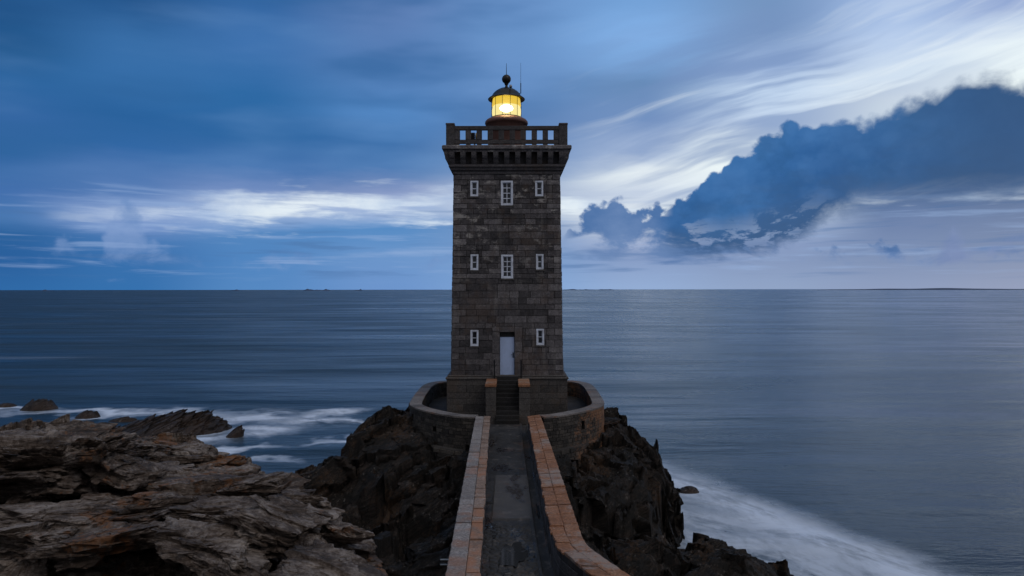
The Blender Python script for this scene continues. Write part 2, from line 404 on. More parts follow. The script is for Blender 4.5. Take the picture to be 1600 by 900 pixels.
def plain(name, h, rough=.5, metal=0., var=.25, sc=6, bmp=.15):
    m, k, bs = mat(name); co = k.n('ShaderNodeTexCoord').outputs['Object']
    c = k.mix(k.m('MULTIPLY', k.mr(k.noise(co, sc, 6, .65), .4, .75), var), lin(h), k.mix(1., lin(h), (.45, .42, .4, 1), 'MULTIPLY'))
    k.put(bs.inputs['Base Color'], c); bs.inputs['Roughness'].default_value = rough; bs.inputs['Metallic'].default_value = metal
    bump(k, bs, k.noise(co, sc * 4, 4), bmp, .01); return m
M['white'] = plain('white_paint', 'cdd3e0', .5, 0, .7, 3)
M['door'] = plain('door_paint', 'a9bbdc', .45, 0, .25, 2)
M['iron'] = plain('iron', '222224', .45, .6, .4)
M['dome'] = plain('dome_metal', '2b2622', .42, .5, .5, 3)
M['drum'] = plain('drum_paint', '6b4a42', .7, 0, .6, 3)
M['steel'] = plain('steel', '8a8e92', .4, .8, .3)
M['horn'] = plain('horn_paint', 'a8873c', .5, 0, .3)
gm, k, bs = mat('window_glass'); bs.inputs['Base Color'].default_value = (.012, .014, .018, 1); bs.inputs['Roughness'].default_value = .12
M['pane'] = gm
def emis(name, h, st, h2=None):
    m, k, bs = mat(name)
    bs.inputs['Base Color'].default_value = (.02, .02, .02, 1); bs.inputs['Emission Color'].default_value = lin(h); bs.inputs['Emission Strength'].default_value = st
    return m, k, bs
M['lamp'], _, _ = emis('lamp_bulb', 'fff6d8', 9)
M['lens'], k, bs = emis('lens_glass', 'f2cc44', .95)
co = k.n('ShaderNodeTexCoord').outputs['Object']; zz = k.sep(co)[2]
M['lens_low'], _, _ = emis('lens_prism', 'fff0a8', 1.05)
# lantern panes: clear glass with a yellow cast
gm = bpy.data.materials.new('lantern_glass'); gm.use_nodes = True; gm.node_tree.nodes.clear(); k = NT(gm.node_tree)
tr = k.n('ShaderNodeBsdfTransparent'); tr.inputs[0].default_value = (.96, .93, .80, 1)
gl = k.n('ShaderNodeBsdfGlossy'); gl.inputs['Roughness'].default_value = .05; gl.inputs['Color'].default_value = (.8, .8, .8, 1)
mx = k.n('ShaderNodeMixShader'); mx.inputs[0].default_value = .06
k.put(mx.inputs[1], tr.outputs[0]); k.put(mx.inputs[2], gl.outputs[0])
ou = k.n('ShaderNodeOutputMaterial'); k.put(ou.inputs[0], mx.outputs[0]); M['glass'] = gm

# ------------------------------------------------------------------ rock noise (numpy)
def hsh(ix, iy, iz, seed):
    h = (ix.astype(np.int64) * 73856093) ^ (iy.astype(np.int64) * 19349663) ^ (iz.astype(np.int64) * 83492791) ^ (seed * 2654435761 & 0x7fffffff)
    h = (h ^ (h >> 13)) * 1274126177 & 0x7fffffff
    h = (h ^ (h >> 15)) * 1911520717 & 0x7fffffff
    h = h ^ (h >> 12)
    return (h & 0xffff).astype(np.float32) / 65535.0
def vnoise(P, seed=0):
    i = np.floor(P).astype(np.int64); f = (P - i).astype(np.float32); f = f * f * (3 - 2 * f); r = 0
    for dx in (0, 1):
        for dy in (0, 1):
            for dz in (0, 1):
                wgt = (f[:, 0] if dx else 1 - f[:, 0]) * (f[:, 1] if dy else 1 - f[:, 1]) * (f[:, 2] if dz else 1 - f[:, 2])
                r = r + wgt * hsh(i[:, 0] + dx, i[:, 1] + dy, i[:, 2] + dz, seed)
    return r * 2 - 1
def fbm(P, sc, oct=4, seed=0, gain=.5):
    r = 0; a = 1; Q = P / sc
    for o in range(oct):
        r = r + a * vnoise(Q, seed + o * 17); Q = Q * 2.03 + 11.3; a *= gain
    return r
def rotm(ax, ay, az):
    cx, sx, cy, sy, cz, sz = math.cos(ax), math.sin(ax), math.cos(ay), math.sin(ay), math.cos(az), math.sin(az)
    return np.array([[cz, -sz, 0], [sz, cz, 0], [0, 0, 1]]) @ np.array([[cy, 0, sy], [0, 1, 0], [-sy, 0, cy]]) @ np.array([[1, 0, 0], [0, cx, -sx], [0, sx, cx]])
def facet(P, size, R, seed, tilt=.5):
    """broken-slab noise: every cell is a plane of its own, so cell borders are steps"""
    Q = (P @ R) / np.array(size); b = np.floor(Q - .5).astype(np.int64)
    best = np.full(len(Q), 9e9, np.float32); val = np.zeros(len(Q), np.float32)
    for dx in (0, 1):
        for dy in (0, 1):
            for dz in (0, 1):
                cx, cy, cz = b[:, 0] + dx, b[:, 1] + dy, b[:, 2] + dz
                ex = Q[:, 0] - (cx + .15 + .7 * hsh(cx, cy, cz, seed)); ey = Q[:, 1] - (cy + .15 + .7 * hsh(cx, cy, cz, seed + 1)); ez = Q[:, 2] - (cz + .15 + .7 * hsh(cx, cy, cz, seed + 2))
                d = ex * ex + ey * ey + ez * ez
                v = hsh(cx, cy, cz, seed + 3) * 2 - 1 + tilt * ((hsh(cx, cy, cz, seed + 4) * 2 - 1) * ex + (hsh(cx, cy, cz, seed + 5) * 2 - 1) * ey + (hsh(cx, cy, cz, seed + 6) * 2 - 1) * ez) * 2
                k = d < best; best[k] = d[k]; val[k] = v[k]
    return val
def grid_mesh(name, P, nr, nc, mat_, parent=None, keep=None, smooth=True):
    me = bpy.data.meshes.new(name)
    idx = np.arange(nr * nc).reshape(nr, nc)
    q = np.stack([idx[:-1, :-1], idx[:-1, 1:], idx[1:, 1:], idx[1:, :-1]], -1).reshape(-1, 4)
    if keep is not None:
        kq = keep[q].any(1); q = q[kq]
        used = np.zeros(nr * nc, bool); used[q.ravel()] = True
        re = np.cumsum(used) - 1; P = P[used]; q = re[q]
    me.vertices.add(len(P)); me.vertices.foreach_set('co', P.astype(np.float32).ravel())
    me.loops.add(q.size); me.loops.foreach_set('vertex_index', q.astype(np.int32).ravel())
    me.polygons.add(len(q)); me.polygons.foreach_set('loop_start', np.arange(0, q.size, 4, dtype=np.int32))
    me.update(calc_edges=True)
    if smooth: me.shade_smooth()
    me.materials.append(mat_)
    o = bpy.data.objects.new(name, me); COL.objects.link(o)
    if parent: o.parent = parent
    return o
def smooth01(x): x = np.clip(x, 0, 1); return x * x * (3 - 2 * x)

def rock_mat(name, dark, mid, light, lichen, lich_amt, wet=.75, strata=None, lscale=.45, spec=.3, z0=None):
    m, k, bs = mat(name); co = k.n('ShaderNodeTexCoord').outputs['Object']
    st = k.mapping(k.mapping(co, rot=strata or (0, 0, 0)), sc=(.8, 1.6, 9))
    n1 = k.noise(co, .8, 8, .65); n2 = k.noise(st, 1.2, 8, .68, .4); n3 = k.noise(co, 11, 6, .72)
    t = k.m('ADD', k.m('MULTIPLY', n1, .4), k.m('ADD', k.m('MULTIPLY', n2, .35), k.m('MULTIPLY', n3, .3)))
    c = k.ramp(t, [(.38, lin(dark)), (.51, lin(mid)), (.66, lin(light))])
    # pale crusts of lichen, in spots
    f = k.m('MULTIPLY', k.mr(k.noise(co, 5.5, 6, .75), .56, .66), k.mr(k.noise(co, .9, 3), .42, .58))
    nz = k.sep(k.n('ShaderNodeNewGeometry').outputs['Normal'])[2]
    c = k.mix(k.m('MULTIPLY', k.m('MULTIPLY', f, k.mr(nz, .1, .7)), .45), c, lin('9a938d'))
    nl = k.noise(co, lscale, 6, .6, .3)
    f = k.mr(k.m('ADD', nl, k.m('MULTIPLY', k.m('SUBTRACT', k.noise(co, 6, 8, .75), .5), .8)), .56, .68)
    c = k.mix(k.m('MULTIPLY', f, lich_amt), c, lin(lichen))
    # hairline cracks
    wp = k.mapping(k.mix(.12, st, k.noise(co, 2, 4, .6, 0, True)), sc=(1, 1, 1))
    cr = k.vor(wp, .8, 'DISTANCE_TO_EDGE')
    ck = k.m('MAXIMUM', k.mr(cr, .0, .022), k.mr(n1, .46, .52))
    c = k.mix(ck, k.mix(1., c, (.55, .55, .55, 1), 'MULTIPLY'), c)
    k.put(bs.inputs['Base Color'], c)
    k.put(bs.inputs['Roughness'], k.mr(n1, .3, .7, wet - .12, wet + .12)); bs.inputs['Specular IOR Level'].default_value = spec
    h = k.m('ADD', k.m('MULTIPLY', n2, 2.), k.m('ADD', k.m('MULTIPLY', n3, .5), k.m('MULTIPLY', ck, .35)))
    bump(k, bs, k.noise(co, 30, 5, .75), .4, .015, bump(k, bs, h, 1., .09))
    return m
M['rock_near'] = rock_mat('rock_near', '191411', '54463c', 'ab9d92', '805432', .8, .85, lscale=.6)
M['rock_wet'] = rock_mat('rock_wet', '080706', '181411', '443932', '4a3421', .6, .8, strata=(0, math.radians(35), 0))
M['rock_sea'] = rock_mat('rock_sea', '120e0d', '2a211d', '4a3c35', '46321f', .4, .65, strata=(0, math.radians(40), 0))

# ------------------------------------------------------------------ the sea
m, k, bs = mat('sea_water'); M['sea'] = m
co = k.n('ShaderNodeTexCoord').outputs['Object']; X, Y, Z = k.sep(co)
X_azi = k.m('DIVIDE', X, k.m('ADD', k.m('ABSOLUTE', Y), 30.))
# ruffled patches / slicks
r1 = k.noise(k.mapping(co, sc=(.0045, .012, 1)), 1, 6, .6, .4)
r2 = k.noise(k.mapping(co, sc=(.0006, .003, 1), loc=(4, 2, 0)), 1, 5, .6)
r3 = k.noise(k.mapping(co, sc=(.022, .075, 1), rot=(0, 0, .12)), 1, 6, .6, .3)
# foam: right of the stack, and washing round the left skerries
def dist_line(ax, ay, bx, by):
    L = math.hypot(bx - ax, by - ay); nx, ny = (by - ay) / L, -(bx - ax) / L
    return k.m('ADD', k.m('MULTIPLY', k.m('SUBTRACT', X, ax), nx), k.m('MULTIPLY', k.m('SUBTRACT', Y, ay), ny))
fwob = k.m('MULTIPLY', k.m('SUBTRACT', k.noise(co, .22, 6, .6), .5), 3.2)
dl = k.m('ADD', dist_line(11.3, 53.5, 20.9, 31.5), k.m('MULTIPLY', fwob, .9))        # >0 outside the wash
dl = k.m('MULTIPLY', dl, 1.)
foamtex = k.noise(k.mapping(k.mapping(co, rot=(0, 0, .95)), sc=(.45, 1.1, 1)), .34, 8, .62, 1.1)
foamfine = k.noise(k.mapping(co, sc=(1.6, .7, 1), rot=(0, 0, .5)), 1.1, 6, .65, .5)
inside = k.mr(dl, -.8, 2.2); edge = k.m('MULTIPLY', k.mr(dl, -1.2, 2.2), k.mr(dl, 9.5, 2.))
ff = k.m('ADD', k.m('MULTIPLY', foamtex, .75), k.m('MULTIPLY', foamfine, .25))
fr = k.m('MULTIPLY', inside, k.mr(ff, .35, .60, .12, .8))
fr = k.m('MAXIMUM', fr, k.m('MULTIPLY', edge, k.mr(ff, .30, .55, .35, 1.0)))
fr = k.m('MULTIPLY', fr, k.m('MULTIPLY', k.mr(Y, 60, 47), k.mr(X, 0, 3)))
WX = k.m('MULTIPLY', k.m('SUBTRACT', k.noise(co, .11, 3, .5), .5), 12.); WY = k.m('MULTIPLY', k.m('SUBTRACT', k.noise(k.mapping(co, loc=(31, 7, 0)), .13, 4, .55), .5), 19.)
def blob(cx, cy, rx, ry, rot=0., soft=.95):
    c_, s_ = math.cos(rot), math.sin(rot)
    dx = k.m('ADD', k.m('SUBTRACT', X, cx), WX); dy = k.m('ADD', k.m('SUBTRACT', Y, cy), WY)
    a = k.m('DIVIDE', k.m('ADD', k.m('MULTIPLY', dx, c_), k.m('MULTIPLY', dy, s_)), rx)
    b = k.m('DIVIDE', k.m('SUBTRACT', k.m('MULTIPLY', dy, c_), k.m('MULTIPLY', dx, s_)), ry)
    d = k.m('SQRT', k.m('ADD', k.m('MULTIPLY', a, a), k.m('MULTIPLY', b, b)))
    d = k.m('ADD', d, k.m('MULTIPLY', k.m('SUBTRACT', ff, .5), 1.1))
    return k.mr(d, 1.0, 1 - soft)
fl = None
for bb in [(-26, 71, 8, 3.8, .1), (-19.5, 69.5, 7, 3.6, -.15), (-23, 65, 5, 4, .3), (-20, 74, 7, 3.5, .2), (-29, 60, 8, 4, .2), (-33, 72.5, 8, 2.6, .05), (-15.5, 69.5, 4.2, 1.7, .2), (-42, 75, 22, 3.0, .0), (-22, 58, 6, 2.2, .3), (-58, 78, 10, 3, 0), (-31, 64, 9, 2.4, .1), (-14, 62, 4, 1.6, .5), (-20, 52, 5, 1.6, .2)]:
    q = blob(*bb); fl = q if fl is None else k.m('MAXIMUM', fl, q)
fl = k.m('MULTIPLY', fl, k.mr(ff, .32, .54, .40, 1.))
ring_ = k.m('SQRT', k.m('ADD', k.m('POWER', k.m('DIVIDE', k.m('SUBTRACT', X, 0.5), 10.2), 2.), k.m('POWER', k.m('DIVIDE', k.m('SUBTRACT', Y, 39.), 12.5), 2.)))
hug = k.m('MULTIPLY', k.mr(k.m('ADD', ring_, k.m('MULTIPLY', k.m('SUBTRACT', ff, .5), .5)), 1.16, .98), k.mr(ff, .36, .6, .2, .75))
foam = k.m('MAXIMUM', k.m('MAXIMUM', fr, fl), k.m('MULTIPLY', hug, k.mr(Y, 50, 44)))
# long pale streaks drawn out by the swell
stk = k.m('MULTIPLY', k.mr(k.noise(k.mapping(co, sc=(.006, .05, 1), rot=(0, 0, -.03)), 1, 5, .55), .60, .74), .22)
stk = k.m('MULTIPLY', stk, k.mr(Y, 60, 110))
foam = k.m('MAXIMUM', foam, stk)
basec = k.mix(k.mr(r1, .35, .65), lin('0f1d26'), lin('1c2e38'))
basec = k.mix(k.mr(r3, .4, .7), basec, lin('18282f'))
k.put(bs.inputs['Base Color'], k.mix(foam, basec, lin('cdd6e4')))
k.put(bs.inputs['Roughness'], k.m('MAXIMUM', k.m('MULTIPLY', foam, .9), k.mr(k.m('ADD', k.m('MULTIPLY', r1, .5), k.m('MULTIPLY', r3, .5)), .35, .65, k.mr(X_azi, -.5, .6, .34, .06, False), k.mr(X_azi, -.5, .6, .55, .20, False))))
bs.inputs['IOR'].default_value = 1.33; bs.inputs['Specular Tint'].default_value = (1, .97, .88, 1)
k.put(bs.inputs['Specular IOR Level'], k.m('MULTIPLY', k.m('SUBTRACT', 1., k.m('MULTIPLY', foam, .8)), .8))
hh = k.m('ADD', k.m('MULTIPLY', k.noise(k.mapping(co, sc=(.05, .16, 1), rot=(0, 0, -.2)), 1, 7, .62, .2), 6.),
         k.m('MULTIPLY', k.noise(k.mapping(co, sc=(.5, 1.3, 1), rot=(0, 0, -.35)), 1, 5, .6, .3), .25))
hh = k.m('ADD', hh, k.m('MULTIPLY', k.noise(k.mapping(co, sc=(.004, .02, 1)), 1, 4, .6), 45.))
bump(k, bs, hh, k.mr(X_azi, -.4, .5, .40, .22, False), .35)
me = MB(); R = 70000
me.quad([(-R, -R, 0), (R, -R, 0), (R, R, 0), (-R, R, 0)])
sea = me.build('sea', M['sea']); tag(sea, kind='structure')

# ------------------------------------------------------------------ foreground headland
nr, nc = 760, 760
tt = np.concatenate([np.linspace(-1.15, -.80, 60, endpoint=False), np.linspace(-.80, -.10, 620, endpoint=False), np.linspace(-.10, 1.1, 80)])
yy = 2.0 * (34 / 2.0) ** (np.linspace(0, 1, nr) ** .8)
T, Yg = np.meshgrid(tt, yy); Xg = T * Yg
P = np.stack([Xg.ravel(), Yg.ravel(), np.zeros(nr * nc)], 1)
t = P[:, 0] / P[:, 1]; y = P[:, 1]; x = P[:, 0]
px = 800 + F * t
# far edge of the plateau seen from the path, and its height there
ex = [-400, 0, 60, 130, 190, 215, 250, 300, 345, 390, 412, 465, 510, 545, 582, 600, 640]
ed = [30, 27, 26, 24, 22.5, 21.5, 21, 20.5, 19.5, 18.5, 17.5, 16, 14.6, 13.8, 12.6, 10.5, 8.5]
sx_l = [-400, 0, 27, 83, 127, 147, 187, 213, 247, 293, 323, 347, 387, 410, 460, 510, 534, 555, 582, 600]
sy_l = [668, 667, 656, 651, 655, 663, 668, 686, 671, 676, 688, 705, 713, 736, 739, 780, 795, 822, 832, 900]
ey = [660, 658, 643, 648, 662, 686, 672, 676, 704, 712, 735, 742, 778, 806, 832, 890, 960]
E = np.interp(px, ex, ed); yi = np.interp(px, ex, ey); ze = CZ - (yi - 453) * E / F
E = E + .7 * fbm(P, 2.2, 3, 5)
low = CZ - .47 * y                           # never rises above the line of the photo's lower edge near the eye
near = np.minimum(9.3 + .16 * (9 - y), 11.2)
prof_y = np.interp(y, [2, 6, 8, 9.2, 10.6, 12, 13.5, 15, 16.5], [11.2, 9.9, 9.0, 8.35, 8.1, 8.45, 8.85, 9.15, 9.2])
plate = prof_y + (ze - 9.2) * smooth01((y - 11) / np.maximum(E - 11, 1))
plate = plate + .8 * smooth01((px - 380) / 150) * smooth01((12.6 - y) / 2.4) * smooth01((y - 8) / 1.5) * 0
R1 = rotm(.16, .10, .22)
fac1 = facet(P, (4.2, 1.9, 9), R1, 11, .55); fac2 = facet(P, (1.7, .62, 9), rotm(.1, -.1, -.12), 23, .6)
fac3 = facet(P, (.62, .26, 9), rotm(0, .2, .2), 37, .6); fac4 = facet(P, (.2, .1, 9), rotm(.1, 0, .1), 41, .6)
amp = smooth01((y - 5) / 4)
relief = (.40 * fac1 + .22 * fac2 + .075 * fac3 + .02 * fac4 + .045 * fbm(P, .5, 4, 9) + .30 * fbm(P, 3, 2, 3) - .42) * amp
edge = smooth01((E - y) / .9)                # fade relief at the very edge so the skyline holds
z = plate - .12 + relief * (.35 + .65 * smooth01((E - y) / 3.0))
over = np.maximum(y - E, 0)
drop = over * 1.1 + np.minimum(over, 1.2) * 1.4
z = np.where(over > 0, z - drop, z)
# right of the headland: chasm under the bridge, rising to the path end
rightm = smooth01((px - 585) / 40)
chasm = np.where(y < 9, 10.2 - .5 * y, 5.7 - (y - 9) * 1.6)
z = z * (1 - rightm) + (chasm + relief * .6) * rightm
z = np.maximum(z, -2.5)
P[:, 2] = z
# undercut ledges: shift sideways with height
Q = P.copy(); st = facet(np.stack([P[:, 0] * .3, P[:, 1] * .3, P[:, 2] + .12 * P[:, 0]], 1), (1.2, 1.2, .22), rotm(0, 0, 0), 71, .3)
w_ = amp * (1 - rightm)
P[:, 1] -= .10 * st * w_
P[:, 0] += .05 * st * w_
P[:, 2] += .03 * fbm(Q, .18, 3, 91) * amp
# slabs lying on the bed, broken along their layering
def slab_geo(c, size, yaw, pitch, roll, seed, n=70):
    sx_, sy_, sz_ = size; ps = []; fs = []; off = 0
    u = np.linspace(-1, 1, n); A_, B_ = np.meshgrid(u, u); one = np.ones(A_.size)
    a, b = A_.ravel(), B_.ravel()
    for ax in range(3):
        for sg in (-1, 1):
            q = [None] * 3; q[ax] = one * sg; q[(ax + 1) % 3] = a * sg; q[(ax + 2) % 3] = b; V = np.stack(q, 1)
            ps.append(V)
            idx = np.arange(n * n).reshape(n, n) + off; fs.append(np.stack([idx[:-1, :-1], idx[:-1, 1:], idx[1:, 1:], idx[1:, :-1]], -1).reshape(-1, 4)); off += n * n
    V = np.concatenate(ps); Fq = np.concatenate(fs)
    # rounded-off block with bevelled corners
    m4 = (np.abs(V) ** 16).sum(1) ** (1 / 16.); V = V / m4[:, None]
    W_ = V * np.array([sx_, sy_, sz_]) / 2
    R_ = rotm(pitch, roll, yaw)
    rg = np.random.RandomState(seed)
    # oblique ends: shear and taper
    W_[:, 0] += W_[:, 2] * rg.uniform(-.7, .7) + W_[:, 1] * rg.uniform(-.3, .3)
    W_[:, 2] *= 1 + .5 * rg.uniform(-1, 1) * V[:, 0]; W_[:, 1] *= 1 + .5 * rg.uniform(-1, 1) * V[:, 0]
    Pw = W_ @ R_.T + np.array(c)
    S3 = W_ + seed * 3.7
    f_ = .22 * facet(S3, (1.5, 1.1, .40), rotm(.08, .05, .5), seed + 2, .8) + .09 * facet(S3, (.8, .5, .16), rotm(.05, .05, .1), seed, .7) + .07 * facet(S3, (.42, .3, .08), rotm(.1, .1, .4), seed + 5, .7) + .02 * facet(S3, (.14, .1, .04), rotm(.1, .1, .4), seed + 5, .7) + .018 * fbm(S3, .3, 4, seed) + .02 * fbm(S3, 1.2, 2, seed + 3)
    N_ = V / np.linalg.norm(V, axis=1)[:, None]; N_ = N_ * np.array([1.3, 1.5, .55])
    Pw = Pw + (N_ @ R_.T) * (f_ * min(1.3, sz_ * 1.6))[:, None]
    # settle the slab until it keeps below the skyline of the headland
    p_ = 800 + F * Pw[:, 0] / Pw[:, 1]; lim = CZ - (np.interp(p_, sx_l, sy_l) + 1.5 - 453) * Pw[:, 1] / F
    Pw[:, 2] -= max(0., float(np.percentile(Pw[:, 2] - lim, 99.7)))
    return Pw, Fq
def append_geo(ob, geos):
    me = ob.data; nv0 = len(me.vertices); nl0 = len(me.loops); np0 = len(me.polygons)
    Vv = np.empty(nv0 * 3, np.float32); me.vertices.foreach_get('co', Vv); Lq = np.empty(nl0, np.int32); me.loops.foreach_get('vertex_index', Lq)
    VV_ = [Vv.reshape(-1, 3)]; LL_ = [Lq.reshape(-1, 4)]; off = nv0
    for g_, f_ in geos: VV_.append(g_); LL_.append(f_ + off); off += len(g_)
    Pn = np.concatenate(VV_); q_ = np.concatenate(LL_)
    m2 = bpy.data.meshes.new(me.name); m2.vertices.add(len(Pn)); m2.vertices.foreach_set('co', Pn.astype(np.float32).ravel())
    m2.loops.add(q_.size); m2.loops.foreach_set('vertex_index', q_.astype(np.int32).ravel())
    m2.polygons.add(len(q_)); m2.polygons.foreach_set('loop_start', np.arange(0, q_.size, 4, dtype=np.int32)); m2.update(calc_edges=True); m2.shade_smooth()
    for mm in me.materials: m2.materials.append(mm)
    ob.data = m2
geos = []
def hero(x0, x1, y0, y1, d, dep, yaw=0, pitch=0, roll=0, seed=1, n=110):
    w_ = (x1 - x0) / F * d; h_ = (y1 - y0) / F * d
    c = (((x0 + x1) / 2 - 800) / F * d, d + dep / 2, CZ - ((y0 + y1) / 2 - 453) / F * d)
    geos.append(slab_geo(c, (w_, dep, h_), yaw, pitch, roll, seed, n))
hero(-190, 116, 700, 792, 13.0, 2.2, .16, -.16, -.06, 3, 170)
hero(116, 330, 704, 740, 14.2, 1.6, -.04, -.10, .13, 4, 140)
hero(240, 415, 716, 752, 14.9, 1.5, -.10, -.05, .10, 24, 120)
hero(105, 215, 722, 744, 13.4, .9, -.1, -.1, .40, 5)
hero(20, 130, 655, 676, 22.0, 1.6, .1, -.1, -.02, 33, 100)
hero(60, 215, 664, 692, 19.5, 1.5, -.1, -.12, .10, 34, 110)
hero(205, 412, 774, 812, 12.3, 1.4, .04, -.12, -.07, 6, 150)
hero(110, 260, 792, 818, 12.5, 1.2, .05, -.1, .08, 26, 110)
hero(-60, 150, 815, 842, 11.4, 1.2, .03, -.10, .03, 7, 130)
hero(90, 260, 812, 838, 11.6, 1.1, -.1, -.08, -.06, 27, 120)
hero(250, 400, 808, 840, 11.2, 1.2, -.12, -.06, .10, 8, 130)
hero(370, 465, 818, 860, 11.0, 1.1, -.2, -.05, .2, 28, 120)
hero(70, 240, 848, 884, 10.4, 1.0, .05, -.08, -.12, 9, 130)
hero(-80, 75, 842, 900, 10.5, 1.0, .02, -.1, .06, 10, 110)
hero(225, 380, 856, 900, 10.1, 1.0, -.1, -.1, .14, 11, 120)
hero(225, 320, 684, 703, 18.5, 1.2, .0, -.03, .04, 12, 90)
hero(30, 205, 664, 690, 20.5, 1.6, .12, -.05, .06, 13, 130)
hero(-100, 110, 688, 706, 17.0, 2.0, .1, -.05, -.03, 14, 110)
hero(432, 520, 778, 868, 12.6, 1.0, .3, -.12, .12, 15, 110)
hero(505, 560, 786, 836, 13.2, .9, .4, -.1, .25, 16, 90)
hero(440, 572, 876, 940, 9.7, .9, -.25, -.05, .16, 17, 110)
hero(380, 470, 742, 772, 14.6, 1.0, -.1, -.05, .08, 18, 90)
hero(320, 395, 714, 738, 17.0, 1.0, -.1, -.02, .12, 19, 80)
rg = np.random.RandomState(12)
for i in range(210):
    d = rg.uniform(9.2, 21); pxx = rg.uniform(-150, 560)
    e_ = float(np.interp(pxx, ex, ed)); yl = float(np.interp(pxx, ex, ey))
    if d > e_ - .6: continue
    s0 = rg.uniform(.22, .8) * (d / 12) ** .5; sz = (s0 * rg.uniform(1.3, 2.6), s0 * rg.uniform(.6, 1.1), s0 * rg.uniform(.28, .55))
    zf = float(np.interp(d, [9.2, 10.6, 12, 13.5, 15, 16.5], [8.35, 8.1, 8.45, 8.85, 9.15, 9.2]) + (CZ - (yl - 453) * e_ / F - 9.2) * smooth01((d - 11) / max(e_ - 11, 1))) + .1
    zc = min(zf + rg.uniform(-.3, .02), CZ - (yl + 16 - 453) * d / F - sz[2] * .9)
    geos.append(slab_geo(((pxx - 800) / F * d, d, zc), sz, rg.uniform(-.5, .5), rg.uniform(-.30, .08), rg.uniform(-.12, .28), 100 + i, 46))
head = grid_mesh('headland', P, nr, nc, M['rock_near'], keep=P[:, 2] > -2.3)
append_geo(head, geos); tag(head, kind='structure')

# ------------------------------------------------------------------ the stack and the reef under the lighthouse
nx_, ny_ = 640, 760
gx = np.linspace(-21, 14.5, nx_); gy = np.linspace(11, 54, ny_)
GX, GY = np.meshgrid(gx, gy); P = np.stack([GX.ravel(), GY.ravel(), np.zeros(GX.size)], 1)
x = P[:, 0]; y = P[:, 1]
CX = -.28
big = fbm(P, 4.5, 3, 301)
# ring rock: radial profile
dx = (x - CX); dy = (y - 41.0)
rr = np.where(dx > 0, np.hypot(dx / 5.4, dy / np.where(dy < 0, 7.4, 7.2)), np.hypot(dx / 5.9, dy / np.where(dy < 0, 7.2, 7.2)))
rr = rr + .05 * fbm(P, 2.2, 3, 310)
prof = np.interp(rr, [0, .9, 1.0, 1.15, 1.3, 1.5, 1.62, 1.70, 1.76, 1.85, 2.2], [5.35, 5.35, 5.3, 5.55, 5.15, 4.35, 3.0, 1.6, .2, -1.5, -4])
# left ridge running down to the left from the ring
ax, ay, az = -5.6, 36.8, 5.9; bx, by, bz = -12.8, 33.0, 3.2
vx, vy = bx - ax, by - ay; L2 = vx * vx + vy * vy
s = ((x - ax) * vx + (y - ay) * vy) / L2; sc_ = np.clip(s, -.5, 1.7)
dperp = ((x - ax) * vy - (y - ay) * vx) / math.sqrt(L2)     # >0 towards the camera side
crest = az + (bz - az) * sc_ - .5 * np.abs(s - sc_) * 8
front = crest - np.maximum(dperp - .3, 0) * .62
backs = crest - np.maximum(-dperp - .3, 0) * 1.5
ridge = np.where(dperp > 0, front, backs)
# rock under and beside the bridge
cause = np.interp(np.abs(x - .1), [0, 1.6, 3.5, 6, 9], [3.6, 3.4, 2.2, .4, -3]) + np.interp(y, [11, 16, 22, 28, 34], [2.0, .6, -.2, .6, 1.5])
lowr = 2.3 - np.hypot((x - 8.3) / 3.7, (y - 28.4) / 3.0) ** 3 * 1.9
lowr2 = 2.9 - np.hypot((x - 5.0) / 2.4, (y - 28.8) / 3.2) ** 3 * 2.0
floorl = np.where(x < 0, 1.2 + .05 * (y - 20) + np.interp(x, [-21, -12, 0], [-1.6, .6, 1.0]), -4)
floorl = floorl - np.maximum(y - 33, 0) * .8
h = np.maximum.reduce([prof, ridge, cause, lowr, lowr2, floorl])
ins = smooth01((rr - .93) / .12)
R2 = rotm(.1, -.55, .5)
D3 = np.stack([x, y, h], 1)
f1 = facet(D3, (5.5, 2.4, 2.0), R2, 401, .8); f2 = facet(D3, (2.6, 1.0, .8), rotm(.2, -.6, .4), 402, .8)
f3 = facet(D3, (.9, .4, .25), rotm(0, -.6, .5), 403, .6)
f4 = facet(D3, (.32, .16, .1), rotm(.3, -.6, .5), 404, .6)
rel = .56 * (f1 - .45) + .28 * (f2 - .1) + .09 * f3 + .03 * f4 + .25 * big + .06 * fbm(D3, .6, 5, 9)
P[:, 2] = h + rel * ins * .9
g1 = facet(D3, (1.6, 1.6, .8), rotm(.3, .5, .8), 410, .6)
P[:, 0] += .18 * g1 * ins; P[:, 1] -= .20 * f2 * ins + .16 * g1 * ins
P[:, 2] = np.where((rr < .93) | ((x > -1.9) & (x < 1.9) & (y < 37)), np.minimum(P[:, 2], 5.4), P[:, 2])
cliff = grid_mesh('cliff', P, ny_, nx_, M['rock_wet'], keep=P[:, 2] > -1.2)
tag(cliff, kind='structure')

